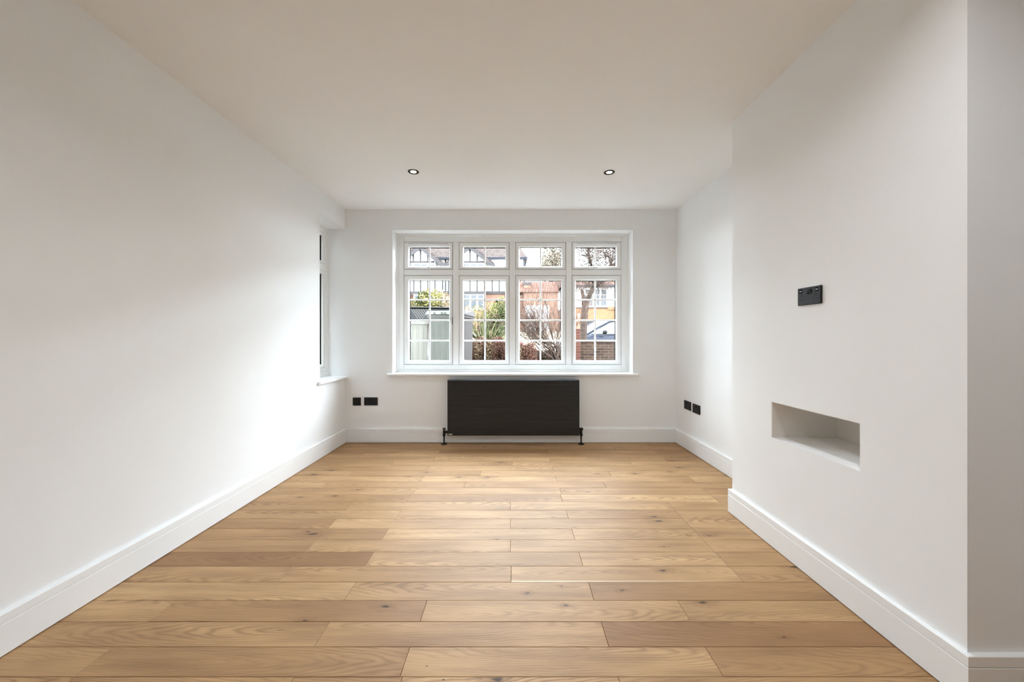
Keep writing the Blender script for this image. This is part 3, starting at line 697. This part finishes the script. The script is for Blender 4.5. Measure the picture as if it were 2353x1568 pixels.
for (u0, u1, v0, v1) in ((1354,1361,679,702),(1365.5,1368,679,702),(1370.5,1377,679,702),(1381,1392.5,679,702),(1340,1350,679,702),(1381,1392.5,666.5,677),(1365,1377,666.5,677),(1346,1357,666.5,677)):
    fr = MB().box(a2(u0-1), a2(u1+1), H2-.06, H2+.02, c2(v1+.8), c2(v0-.8)).build('window', M['whiteframe'], rh)
    MB().box(a2(u0), a2(u1), H2-.08, H2-.05, c2(v1), c2(v0)).build('pane', M['pane'], fr)
MB().tube([(a2(1414), H2-.1, c2(662)), (a2(1414), H2-.1, 1.6)], [.06,.06], 8).build('drainpipe', M['gutter'], rh)
M['fence'] = smat('dark_grey_fence', (.0138,.0129,.0146), .8, .4, 20, spec=.08)
fe = empty('low_fence', ((1400-CX)*24/F, 24, .8)); tag(fe, 'low dark grey fence across the road, below the orange brickwork', 'fence')
fxa, fxb = (1346-CX)*24/F, (1480-CX)*24/F; npost = 9
for k in range(npost):
    a = fxa + (fxb-fxa)*k/npost; MB().box(a+.002, a+(fxb-fxa)/npost-.002, 24, 24.05, .55, CAMZ-(738-CY)*24/F).build('panel', M['fence'], fe)

# ---- plants
def leaf_cloud(b, c, r, n, size, rnd, asp=.5, m=0, shell=.35, box=False):
    if not box and size > .02 and size < .1: n, size = int(n*2.1), size*.66
    for _ in range(n):
        if box: p = Vector((rnd.uniform(-1,1), rnd.uniform(-1,1), rnd.uniform(-1,1)))
        else:
            while True:
                p = Vector((rnd.uniform(-1,1), rnd.uniform(-1,1), rnd.uniform(-1,1)))
                if shell < p.length < 1: break
        p = Vector((c[0]+p.x*r[0], c[1]+p.y*r[1], c[2]+p.z*r[2]))
        d = Vector((rnd.gauss(0,1), rnd.gauss(0,1), rnd.gauss(.3,1))).normalized(); e = d.orthogonal().normalized()
        e = Matrix.Rotation(rnd.uniform(0, 6.28), 3, d) @ e; s = size*rnd.uniform(.6, 1.3)
        b.add([p-d*s, p+e*s*asp, p+d*s, p-e*s*asp], [(0,1,2,3)], m)
def twig(b, p, d, ln, r, depth, rnd, spread=.5, up=.1, n=4, m=0, minr=.0025, kids=(2,3)):
    pts = [Vector(p)]; d = Vector(d).normalized(); seg = 4 if depth > 1 else 3
    for k in range(seg):
        d = (d + Vector((rnd.gauss(0,.10), rnd.gauss(0,.10), rnd.gauss(up*.3,.08)))).normalized(); pts.append(pts[-1] + d*ln/seg)
    r2 = max(minr, r*.55); b.tube(pts, [r + (r2-r)*k/seg for k in range(seg+1)], n, m, cap=False)
    if depth <= 0: return
    for _ in range(rnd.randint(*kids)):
        k = rnd.randint(1, seg); q = Vector((rnd.gauss(0,1), rnd.gauss(0,1), rnd.gauss(up,1))).normalized()
        twig(b, pts[k], d*(1-spread)+q*spread, ln*rnd.uniform(.55,.85), max(minr, r2*rnd.uniform(.6,.9)), depth-1, rnd, spread, up, 3 if depth < 3 else n, m, minr, kids)

M['bark'] = smat('brown_bark', (.0257,.0185,.0148), .95, .55, 14, .5, 30, spec=.08)
M['twig'] = smat('brown_twig', (.0373,.0259,.0199), .95, .4, 14, spec=.08)
M['twig2'] = smat('reddish_twig', (.0503,.0310,.0232), .95, .4, 14, spec=.08)
M['leaf_g'] = vary('green_leaf', (.0117,.0205,.0073), (.0549,.0622,.0205)); M['leaf_y'] = vary('yellow_green_leaf', (.0602,.0645,.0172), (.1720,.1419,.0533))
M['leaf_c'] = vary('cream_leaf', (.1376,.0989,.0559), (.2236,.1720,.1075)); M['leaf_r'] = vary('russet_leaf', (.0271,.0116,.0077), (.0813,.0364,.0232))
M['leaf_t'] = vary('tan_leaf', (.0689,.0421,.0224), (.1181,.0836,.0492)); M['conifer'] = vary('grey_green_needle', (.0473,.0430,.0292), (.1462,.1204,.0860))
M['leaf_pink'] = vary('pink_leaf', (.0984,.0295,.0322), (.1355,.0617,.0541))
rn = random.Random(11)

def shrub(name, label, base, clouds, mats, stems=5, sr=.012):
    o = empty(name, base); tag(o, label, 'shrub')
    s = MB()
    for k in range(stems):
        c = clouds[k % len(clouds)]; s.tube([base, tuple((base[i]*.4+c[0][i]*.6)+rn.gauss(0,.03) for i in range(3)), c[0]], [sr, sr*.8, sr*.4], 5)
    s.build('stems', M['twig'], o, kind='stuff')
    f = MB()
    for (c, r, n_, size, m_) in clouds: leaf_cloud(f, c, r, n_, size, rn, .45, m_)
    f.build('foliage', mats, o, fix=False, kind='stuff'); return o
p = P(985, 700, 7.2)
shrub('variegated_shrub', 'yellow-green variegated leafy shrub rising behind the bins', (p[0], 7.2, GZ),
      [((P(955,706,7.2)), (.26,.22,.16), 420, .038, 1), (P(990,690,7.1), (.22,.22,.22), 420, .04, 1), (P(1020,703,7.2), (.20,.2,.17), 330, .038, 2), (P(975,692,7.2), (.16,.2,.20), 240, .045, 0), (P(1018,693,7.2), (.12,.15,.20), 140, .04, 2), (P(985,716,7.2), (.42,.25,.14), 420, .042, 0), (P(1075,722,7.3), (.14,.2,.16), 160, .03, 2)],
      [M['leaf_g'], M['leaf_y'], M['leaf_c']])
p = P(1140, 730, 10.4)
shrub('evergreen_shrub', 'dense dark green leafy shrub behind the striped flax', (p[0], 10.4, GZ),
      [(P(1146,728,10.4), (.26,.3,.42), 1700, .040, 0), (P(1126,742,10.5), (.30,.3,.36), 900, .038, 0), (P(1152,690,10.4), (.10,.15,.12), 160, .035, 1), (P(1142,712,10.35), (.24,.2,.2), 220, .034, 1), (P(1100,748,10.5), (.22,.25,.28), 420, .034, 1), (P(1152,770,10.7), (.30,.2,.2), 600, .034, 0)],
      [M['leaf_g'], M['leaf_y']])
p = P(1098, 735, 9.6)
shrub('sparse_shrub', 'sparse pale yellowish shrub beside the shaded side of the tall bin', (p[0], 9.6, GZ),
      [(P(1098,716,9.6), (.20,.2,.16), 190, .028, 0), (P(1100,740,9.6), (.22,.2,.2), 240, .03, 1), (P(1125,712,9.6), (.22,.2,.24), 240, .028, 2)],
      [M['leaf_y'], M['leaf_t'], M['leaf_y']], 9, .01)
# low russet shrub along the front
p = P(1140, 800, 6.4)
o = empty('russet_ground_shrub', (p[0], 6.4, GZ)); tag(o, 'low dense russet-brown shrub along the bottom of the window view', 'shrub')
f = MB(); s = MB()
for k in range(36):
    px = 1078 + k*4.2; top = 783 + 5*math.sin(k*.7) + (4 if px > 1172 else 0) + (8 if px > 1200 else 0); c = P(px, top+24, 6.4)
    leaf_cloud(f, (c[0], 6.4+rn.uniform(-.1,.25), c[2]), (.085,.16,.22), 1150, .0115, rn, .55, 0 if rn.random() < .8 else 1, shell=0)
    if k < 22: leaf_cloud(f, (P(px, 785, 6.6)), (.06,.1,.045), 34, .016, rn, .5, 1, shell=0)
    s.tube([(c[0], 6.4, GZ), (c[0]+rn.gauss(0,.05), 6.4+rn.gauss(0,.05), c[2])], [.008,.004], 4)
leaf_cloud(f, P(1196, 792, 6.3), (.05,.05,.05), 70, .014, rn, .5, 2, shell=0)
s.build('stems', M['twig2'], o, kind='stuff'); f.build('foliage', [M['leaf_r'], M['leaf_t'], M['leaf_pink']], o, fix=False, kind='stuff')
# low dark hedge in front of the garden wall
p = P(1250, 815, 9.6); o = empty('low_hedge', (p[0], 9.6, GZ)); tag(o, 'low clipped olive-brown hedge behind the bare multi-stemmed shrub', 'hedge')
f = MB()
for k in range(16):
    c = P(1192+k*7.6, 824, 9.6); leaf_cloud(f, (c[0], 9.6, c[2]-.1), (.07,.2,.30), 800, .026, rn, .5, 0 if k % 3 else 1, box=True)
f.build('foliage', [vary('olive_leaf', (.0112,.0089,.0049), (.0372,.0282,.0148)), M['leaf_r']], o, fix=False, kind='stuff')
# striped flax: every blade a part
p = P(1118, 798, 7.6); base = (p[0], 7.6, p[2]-.10)
fl = empty('striped_flax', base); tag(fl, 'spiky flax plant with long cream-edged green blades, in the garden bed', 'plant')
M['blade_g'] = vary('flax_green', (.0193,.0289,.0124), (.0585,.0633,.0275), .5); M['blade_c'] = vary('flax_cream', (.1720,.1462,.0731), (.2408,.2064,.1204), .5); M['blade_t'] = vary('flax_brown', (.0617,.0372,.0197), (.0863,.0492,.0246), .5)
def blade_mesh(curve, mats):
    b = MB(); n_ = 7; w = .017
    for k in range(n_+1):
        t = k/n_; x = t; z = curve*t*t; ww = w*(1-.15*(1-t))*min(1, (1-t)*3.2+.03)
        b.v += [(x, -ww, z+.006), (x, -ww*.62, z+.002), (x, 0, z-.004), (x, ww*.62, z+.002), (x, ww, z+.006)]
    for k in range(n_):
        for q in range(4):
            i = k*5+q; b.f.append((i, i+5, i+6, i+1)); b.m.append(1 if q in (0, 3) else 0)
    return b, mats
bl = []
for cu, ms in ((-.10, [M['blade_g'], M['blade_c']]), (-.22, [M['blade_g'], M['blade_c']]), (-.04, [M['blade_g'], M['blade_g']]), (-.12, [M['blade_t'], M['blade_c']])):
    b, ms = blade_mesh(cu, ms); bl.append(b.build('blade', ms, fl, fix=False))
first = set(range(4))
for k in range(112):
    th = rn.uniform(-1, 1); el = math.radians(rn.uniform(20, 88)); az = rn.uniform(0, 2*math.pi) if k % 3 == 0 else (math.pi/2*(1+rn.choice((-1,1))) + rn.gauss(0,.5))
    idx = k if k in first else rn.choice((0,0,1,1,2,3) if k % 7 == 0 else (0,0,1,2))
    o = bl[idx] if k in first else bl[idx].copy()
    if k not in first: col.objects.link(o); o.parent = fl
    ln = rn.uniform(.38, .68); d = Vector((math.cos(az)*math.cos(el), math.sin(az)*math.cos(el), math.sin(el)))
    side = Vector((0,0,1)).cross(d).normalized() if abs(d.z) < .99 else Vector((1,0,0)); up = d.cross(side) * 1
    mt = Matrix((d*ln, side*rn.uniform(.8,1.2), up)).transposed()
    o.matrix_local = Matrix.Translation(Vector((rn.gauss(0,.06), rn.gauss(0,.06), rn.uniform(-.04,.10)))) @ mt.to_4x4()
# bare multi-stemmed shrub
base = P(1278, 806, 8.4)
o = empty('bare_shrub', (base[0], 8.4, GZ)); tag(o, 'bare brown multi-stemmed shrub fanning upward outside the third window column', 'shrub')
s = MB(); t = MB()
for k in range(30):
    a = rn.uniform(-1.25, .7); st = Vector((base[0]+rn.gauss(0,.05)+.10, 8.4+rn.gauss(0,.08), GZ)); p = Vector((base[0]+a*.10+rn.gauss(0,.04), 8.4+rn.gauss(0,.08), base[2]+rn.uniform(-.22,.12)))
    d = Vector((a*1.0+rn.gauss(0,.15), rn.gauss(0,.25), 1.0-abs(a)*.55)).normalized(); ln = rn.uniform(.8, 1.25); rr = rn.uniform(.008,.015); pts = [st, p]
    for q in range(6):
        d = (d + Vector((rn.gauss(0,.17), rn.gauss(0,.14), rn.gauss(.07,.13)))).normalized(); pts.append(pts[-1] + d*ln/6)
    s.tube(pts, [rr*1.4, rr*1.1, rr, rr*.86, rr*.72, rr*.58, rr*.44, rr*.32], 5)
    for z in range(11):
        i_ = rn.randint(2, 6); q0 = pts[i_].lerp(pts[i_+1], rn.random()) if i_ < 7 and i_+1 < len(pts) else pts[-1]
        dd = (d + Vector((rn.gauss(0,.65), rn.gauss(0,.4), rn.gauss(.1,.35)))).normalized()
        twig(t, q0, dd, rn.uniform(.2,.5), .0045, 2, rn, .5, .25, 3, 0, .0020, (2,3))
s.build('stems', M['twig'], o, fix=False, kind='stuff'); t.build('twigs', M['twig2'], o, fix=False, kind='stuff')

# ---- street tree
TY = 11.9
tr = empty('street_tree', P(1341, 800, TY)[:2] + (GZ,)); tag(tr, 'bare street tree with a forked trunk, in front of the brick and white house', 'tree')
s = MB()
tk = [P(1340,850,TY), P(1340.5,790,TY), P(1341.5,745,TY), P(1344,708,TY), P(1347,690,TY)]
s.tube(tk, [.155,.118,.108,.112,.112], 14)
s.tube([P(1344,706,TY), P(1341,688,TY-.05), P(1337.5,668,TY-.1), P(1336.5,665.5,TY-.1)], [.10,.062,.05,.02], 10)
limb = [P(1346,696,TY), P(1353,682,TY), P(1361,667,TY+.05), P(1364.5,655,TY+.1), P(1366,640,TY+.1), P(1360,615,TY+.1), P(1352,585,TY), P(1350,550,TY), P(1354,500,TY)]
s.tube(limb, [.085,.072,.066,.060,.052,.044,.036,.028,.015], 10)
limb2 = [P(1365,662,TY+.05), P(1374,653,TY-.1), P(1388,643,TY-.2), P(1400,620,TY-.2), P(1408,590,TY-.2), P(1412,550,TY-.2)]
s.tube(limb2, [.05,.050,.044,.036,.028,.016], 9)
limb3 = [P(1364,650,TY+.1), P(1356,644,TY), P(1342,642,TY-.2), P(1325,648,TY-.3), P(1305,640,TY-.4)]
s.tube(limb3, [.035,.028,.02,.015,.008], 7)
s.build('trunk', M['bark'], tr, smooth=True, kind=None)
t = MB()
for pts, n_ in ((limb[4:], 120), (limb2[2:], 110), (limb3[1:], 20)):
    for k in range(n_):
        i = rn.randrange(len(pts)-1); q0 = Vector(pts[i]).lerp(Vector(pts[i+1]), rn.random())
        d = Vector((rn.gauss(0,1), rn.gauss(0,.7), rn.gauss(.25,.8)))
        twig(t, q0, d, rn.uniform(.4,.85), .010, 3, rn, .5, .05, 3, 0, .0036, (2,3))
t.build('twigs', M['twig'], tr, fix=False, kind='stuff')
c = Vector(P(1329.8, 725, TY-.14))
# a notice on a slim post beside the tree
sn = empty('notice_post', (c.x, c.y, GZ)); tag(sn, 'small white and pale blue notice on a slim post beside the tree trunk', 'sign')
MB().box(c.x-.036, c.x+.036, c.y-.006, c.y+.006, c.z-.055, c.z+.055).build('notice', smat('white_notice', (.413,.429,.429), .4, spec=.08), sn)
MB().box(c.x-.030, c.x+.030, c.y-.009, c.y-.0061, c.z-.048, c.z-.004).build('blue_panel', smat('pale_blue', (.0863,.1355,.1601), .4, spec=.08), sn)
MB().tube([(c.x-.01, c.y+.015, GZ), (c.x-.01, c.y+.015, c.z+.05)], [.012,.012], 8).build('post', M['whiteframe'], sn)

# ---- far trees behind the roofs
p = P(1268, 640, 48); o = empty('evergreen_tree', (p[0], 48, 2)); tag(o, 'pale grey-green evergreen tree on the skyline right of the half-timbered house', 'tree')
MB().tube([(p[0], 48, 2), (p[0], 48, hz(600, 48))], [.3,.15], 8).build('trunk', M['bark'], o)
f = MB()
for (px, py, rx_, rz_, n_) in ((1270,618,1.5,2.2,900),(1262,592,1.1,1.5,650),(1276,586,.8,1.6,520),(1286,610,.9,1.6,450),(1252,622,.8,1.5,400)): leaf_cloud(f, P(px,py,48), (rx_,1.2,rz_), n_, .16, rn, .5, 0, shell=.1)
f.build('foliage', M['conifer'], o, fix=False, kind='stuff')
p = P(1225, 660, 60); o = empty('distant_bare_tree', (p[0], 60, 2.2)); tag(o, 'faint bare tree far off above the garage roof', 'tree')
t = MB(); s = MB().tube([(p[0], 60, 2.2), (p[0]+.1, 60, 9.5)], [.16,.09], 7); s.build('trunk', M['conifer'], o)
for k in range(16): twig(t, (p[0]+rn.gauss(0,.05), 60, rn.uniform(7,9.5)), (rn.gauss(0,.8), rn.gauss(0,.5), 1), rn.uniform(1.5,2.4), .035, 3, rn, .45, .2, 3, 0, .012)
t.build('twigs', M['conifer'], o, fix=False, kind='stuff')

# ---- garden wall and gate pier: every brick a part
M['bk'] = vary('garden_brick', (.0095,.0052,.0038), (.0274,.0151,.0095), .9); M['bkr'] = vary('red_pier_brick', (.0308,.0106,.0072), (.0476,.0190,.0128), .9); M['mortar'] = smat('lime_mortar', (.0723,.0639,.0517), .95, .1, 30, spec=.08)
def wall_of(name, label, x0, nb, nc, y, z0, mat_, dep=.215, bw=.215, bh=.065, j=.011, cap=None):
    o = empty(name, (x0, y, z0)); tag(o, label, 'wall' if nb > 3 else 'pier')
    Wd = nb*(bw+j)
    MB().box(x0+.004, x0+Wd-.004, y+.007, y+dep-.007, z0-.1, z0+nc*(bh+j)-.006).build('mortar', M['mortar'], o)
    me = [None, None]
    def put(kind_, x, z, ln, yy, dp):
        key = (round(ln,3), round(dp,3)); 
        if key not in cache: 
            q = MB().box(-ln/2, ln/2, 0, dp, 0, bh); ob = q.build('brick', mat_, o); cache[key] = ob.data
        else:
            ob = bpy.data.objects.new('brick', cache[key]); col.objects.link(ob); ob.parent = o
        ob.location = (x+ln/2 - x0, yy - y + rn.uniform(-.002,.002), z - z0)
    cache = {}
    for c_ in range(nc):
        z = z0 + c_*(bh+j); x = x0; first_half = c_ % 2
        lens = ([(bw-j)/2] + [bw]*(nb-1) + [(bw+j)/2-.0]) if first_half else [bw]*nb
        for ln in lens: put(0, x, z, ln, y, dep); x += ln + j
    return o
wx0 = P(1334, 800, 10.8)[0]
wl = wall_of('garden_wall', 'low brown brick wall along the front garden, in front of the parked car', wx0, 13, 9, 10.8, GZ-.03, M['bk'])
cz = GZ-.03 + 9*.076
for k in range(13): 
    o = MB().box(wx0+k*.226, wx0+k*.226+.216, 10.78, 11.03, cz-.004, cz+.028).build('coping_stone', M['bk'], wl)
px0 = P(1308, 800, 10.7)[0]
gp = wall_of('gate_pier', 'red brick gate pier at the left end of the garden wall', px0, 1, 14, 10.66, GZ-.03, M['bkr'], dep=.32, bw=.30)

# ---- bins
M['bin_g'] = smat('grey_green_plastic', (.1135,.1120,.0968), .4, .05, 6, spec=.08); M['bin_p'] = smat('pale_green_plastic', (.2090,.1974,.1664), .35, .04, 6, spec=.08)
M['bin_s'] = smat('shaded_bin_side', (.0303,.0255,.0234), .6, .1, 40, spec=.08); M['bin_k'] = smat('black_lid_plastic', (.0067,.0063,.0063), .45, .2, 60, spec=.08); M['bin_w'] = smat('lit_mesh_dots', (.0984,.0886,.0765), .7, spec=.08)  # bin side: the bin's plastic with its shade put into the colour
def bin_thing(name, label, corner_l, corner_r, top, depth, body_m, side_m, lid_open, taper=.93, lip=.10):
    """wheelie bin: front left / right top corners on the ground plan, height of the rim"""
    cl, cr = Vector(corner_l), Vector(corner_r); ux = (cr-cl); w = ux.length; ux.normalize(); uy = Vector((-ux.y, ux.x)); mid = (cl+cr)/2 + uy*depth/2
    o = empty(name, (mid.x, mid.y, GZ)); o.rotation_euler = (0, 0, math.atan2(ux.y, ux.x)); tag(o, label, 'bin')
    hw, hd, H = w/2, depth/2, top-GZ
    def sub(b, nm, mt, par=None, **kw):
        me = b; ob = b.build(nm, mt, None, **kw); ob.parent = par or o; return ob
    t = taper; z0 = .05
    zt = H-.09 if not lid_open else H
    b = MB()
    vs = [(-hw*t,-hd*t,z0),(hw*t,-hd*t,z0),(hw*t,hd*t,z0),(-hw*t,hd*t,z0),(-hw,-hd,zt),(hw,-hd,zt),(hw,hd,zt),(-hw,hd,zt)]
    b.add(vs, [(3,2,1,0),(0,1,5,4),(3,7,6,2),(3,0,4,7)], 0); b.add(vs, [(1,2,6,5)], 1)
    for a, c_ in ((-hw-.015, -hw+.015), ): pass
    b.box(-hw-.018, hw+.018, -hd-.018, -hd+.012, zt-.035, zt, 0); b.box(-hw-.018, hw+.018, hd-.012, hd+.018, zt-.035, zt, 0)
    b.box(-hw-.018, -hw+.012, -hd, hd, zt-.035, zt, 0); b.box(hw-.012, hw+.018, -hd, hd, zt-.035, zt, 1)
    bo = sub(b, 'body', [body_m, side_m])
    for k in range(5):
        x = (-.72 + k*.36)*hw; r = MB(); za, zb = .36, zt-.06
        def yy(z): return -hd*(t + (1-t)*(z-z0)/(zt-z0))
        def xx(z): return x*(t + (1-t)*(z-z0)/(zt-z0))
        r.add([(xx(za)-.010,yy(za),za),(xx(za)+.010,yy(za),za),(xx(za)+.006,yy(za)-.007,za+.01),(xx(za)-.006,yy(za)-.007,za+.01),
               (xx(zb)-.010,yy(zb),zb),(xx(zb)+.010,yy(zb),zb),(xx(zb)+.006,yy(zb)-.007,zb-.01),(xx(zb)-.006,yy(zb)-.007,zb-.01)], [(0,1,2,3),(4,7,6,5),(0,3,7,4),(1,5,6,2),(2,6,7,3)])
        sub(r, 'rib', body_m, bo)
    r = MB(); za = .16; r.box(-hw*.62, hw*.5, -hd*t-.012, -hd*t+.02, za, za+.14); sub(r, 'front_panel', body_m, bo, bevel=.01)
    for s_ in (-1, 1):
        wb = MB().lathe([(.0,-.03),(.085,-.03),(.1,-.018),(.1,.018),(.085,.03),(.0,.03)], (s_*(hw*t+.0), hd*t, .1), 'x', 20); sub(wb, 'wheel', M['bin_k'])
    if not lid_open:
        ld = MB(); ld.add([(-hw-.03,-hd-.05,zt+.002),(hw+.03,-hd-.05,zt+.002),(hw+.03,hd+.02,zt+.002),(-hw-.03,hd+.02,zt+.002),
                (-hw-.01,-hd-.02,zt+.05),(hw+.01,-hd-.02,zt+.05),(hw+.01,hd+.0,H),(-hw-.01,hd+.0,H)], [(3,2,1,0),(4,5,6,7),(0,1,5,4),(2,3,7,6),(3,0,4,7)], 0)
        ld.add([(hw+.03,-hd-.05,zt+.002),(hw+.03,hd+.02,zt+.002),(hw+.01,hd,H),(hw+.01,-hd-.02,zt+.05)], [(0,1,2,3)], 1)
        lo = sub(ld, 'lid', [body_m, side_m])
        em = MB()
        for x_ in (-.62, -.18, .02, .34): em.box(hw*x_, hw*x_+.022, -hd-.062, -hd-.04, zt+.012, zt+.032)
        sub(em, 'embossed_marks', body_m, lo, kind='stuff')
        sub(MB().tube([(-hw*.9, hd+.05, H-.06), (hw*.9, hd+.05, H-.06)], [.016,.016], 8), 'handle', M['bin_k'])
    else:
        # lid thrown right back, leaning behind the bin with its ribbed underside showing
        ld = MB(); y0, y1 = hd+.03, hd+.20; zl, zh = zt-.02, zt+lid_open
        ld.add([(-hw-.03,y0,zl),(hw+.25,y0,zl),(hw+.25,y0+.04,zl),(-hw-.03,y0+.04,zl),(-hw-.03,y1,zh),(hw+.36,y1,zh),(hw+.36,y1+.04,zh),(-hw-.03,y1+.04,zh)],
               [(3,2,1,0),(4,5,6,7),(0,1,5,4),(1,2,6,5),(2,3,7,6),(3,0,4,7)])
        lo = sub(ld, 'lid', M['bin_k'])
        sub(MB().tube([(-hw-.03, y1-.012, zh+.002), (hw+.36, y1-.012, zh+.002)], [.012,.012], 8), 'lid_rim', M['bin_k'], lo)
        sp_ = MB()
        for i in range(9):
            for k in range(9-i):
                u = -.10+.035*k+.016*i; v = .88 - .085*i
                sp_.obox((u*1.0+hw*.35-.05, y0+(y1-y0)*v-.004, zl+(zh-zl)*v), (.008,0,0), (0,.003,0), (0,.002,.006))
        sub(sp_, 'lit_mesh_specks', M['bin_w'], lo, kind='stuff')  # pale dots for a mesh, its sunlit look put into the colour
    return o
q1 = P(985, 712, 4.98); q2 = P(1062, 712, 4.92)
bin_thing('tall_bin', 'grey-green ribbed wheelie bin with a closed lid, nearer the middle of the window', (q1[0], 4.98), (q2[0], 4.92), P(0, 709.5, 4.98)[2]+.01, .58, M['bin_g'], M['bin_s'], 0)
q1 = P(912, 737, 5.0); q2 = P(982, 740, 5.06)
bin_thing('open_bin', 'pale green wheelie bin with its black lid thrown back, left of the tall bin', (q1[0], 5.0), (q2[0], 5.06), P(0, 739, 5.05)[2], .52, M['bin_p'], M['bin_p'], .235)

# ---- parked car
M['paint'] = smat('navy_car_paint', (.0077,.0090,.0155), .35, .05, 3, spec=.1); M['carglass'] = smat('car_glass', (.0246,.0322,.0322), .06, .05, 3, spec=.9)
M['tyre'] = smat('tyre_rubber', (.0049,.0049,.0049), .85, spec=.08); M['alloy'] = smat('alloy_wheel', (.1230,.1230,.1230), .3, metal=.9); M['cartrim'] = smat('black_car_trim', (.0049,.0049,.0053), .5, spec=.08); M['hl'] = smat('headlamp', (.1476,.1525,.1601), .1, spec=.08)
ca = empty('parked_car', (3.29, 14.2, GZ-.01)); tag(ca, 'dark blue parked car beyond the garden wall, at the right of the window', 'car')
def cpart(b, nm, mt, par=None, **kw): ob = b.build(nm, mt, None, **kw); ob.parent = par or ca; return ob
# local frame: x along the car (front towards -x), y across, z up
def loft(secs, mt, nm, par=None, smooth=True, **kw):
    """secs: list of (x, [(y, z) ...]) cross-sections, lofted along the car"""
    b = MB(); n_ = len(secs[0][1]); 
    for x, ps in secs: b.v += [(x, p_[0], p_[1]) for p_ in ps]
    for i in range(len(secs)-1):
        for k in range(n_): k2 = (k+1) % n_; b.f.append((i*n_+k, i*n_+k2, (i+1)*n_+k2, (i+1)*n_+k)); b.m.append(0)
    b.f += [tuple(range(n_))[::-1], tuple(range((len(secs)-1)*n_, len(secs)*n_))]; b.m += [0, 0]
    return cpart(b, nm, mt, par, smooth=smooth, **kw)
def sec(hw_, zb, zs, zt_): return [(-hw_*.93, zb), (-hw_, zb+.15), (-hw_, zs), (-hw_*.93, zt_-.02), (-hw_*.6, zt_), (hw_*.6, zt_), (hw_*.93, zt_-.02), (hw_, zs), (hw_, zb+.15), (hw_*.93, zb)]
body = loft([(-1.60, sec(.55,.30,.48,.58)), (-1.55, sec(.74,.22,.55,.66)), (-1.40, sec(.84,.20,.62,.76)), (-1.15, sec(.87,.20,.72,.85)), (-.78, sec(.88,.20,.80,.93)), (-.2, sec(.885,.20,.84,.93)), (1.2, sec(.885,.20,.87,.96)), (1.75, sec(.86,.22,.86,.97)), (2.02, sec(.76,.30,.80,.93))], M['paint'], 'body')
def gsec(hb, ht, z0, z1): return [(-hb, z0), (-ht, z1-.05), (-ht*.82, z1), (ht*.82, z1), (ht, z1-.05), (hb, z0)]
loft([(-.98, gsec(.74,.73,.86,.925)), (-.05, gsec(.82,.60,.90,1.40)), (.35, gsec(.82,.60,.90,1.45)), (1.1, gsec(.82,.59,.90,1.44)), (1.72, gsec(.78,.54,.92,1.30)), (1.98, gsec(.72,.60,.92,.98))], M['carglass'], 'windows', smooth=False)
loft([(-.02, gsec(.62,.60,1.37,1.415)), (.35, gsec(.615,.60,1.41,1.468)), (1.1, gsec(.61,.59,1.40,1.458)), (1.74, gsec(.57,.54,1.27,1.318))], M['paint'], 'roof')
for s_ in (-1, 1):
    cpart(MB().tube([(-.98, s_*.765, .915), (-.52, s_*.705, 1.16), (-.03, s_*.625, 1.385), (.35, s_*.612, 1.435), (1.1, s_*.605, 1.425), (1.74, s_*.565, 1.28)], [.032,.034,.036,.030,.030,.035], 8), 'roof_pillar', M['paint'])
    cpart(MB().tube([(.62, s_*.835, .93), (.66, s_*.625, 1.42)], [.035,.03], 6), 'door_pillar', M['cartrim'])
    cpart(MB().box(-.85, 1.6, s_*.86-.02, s_*.86+.02, .905, .93), 'sill_trim', M['cartrim'], body)
    mr = MB().lathe([(.0,-.10),(.05,-.09),(.072,-.03),(.075,.03),(.05,.09),(.0,.1)], (-.42, s_*.99, .985), 'y', 14); cpart(mr, 'wing_mirror', M['cartrim'], smooth=True)
    cpart(MB().obox((-.42, s_*.90, .95), (.03,0,0), (0,.05,0), (0,0,.015)), 'mirror_arm', M['cartrim'])
    cpart(MB().obox((.25, s_*.893, .80), (.09,0,0), (0,.012,0), (0,0,.014)), 'door_handle', M['paint'])
    cpart(MB().obox((-1.46, s_*.66, .60), (.14,0,0), (0,.13,0), (0,0,.06)), 'headlamp', M['hl'], bevel=.03)
    for x in (-1.02, 1.28):
        cpart(MB().lathe([(.0,-.10),(.26,-.10),(.31,-.08),(.315,0),(.31,.08),(.26,.10),(.0,.10)], (x, s_*.80, .315), 'y', 28), 'tyre', M['tyre'])
        cpart(MB().lathe([(.0,-.02),(.19,-.015),(.21,.0),(.19,.015),(.0,.02)], (x, s_*.895, .315), 'y', 20), 'wheel', M['alloy'])
ca.rotation_euler = (0, 0, math.radians(14))
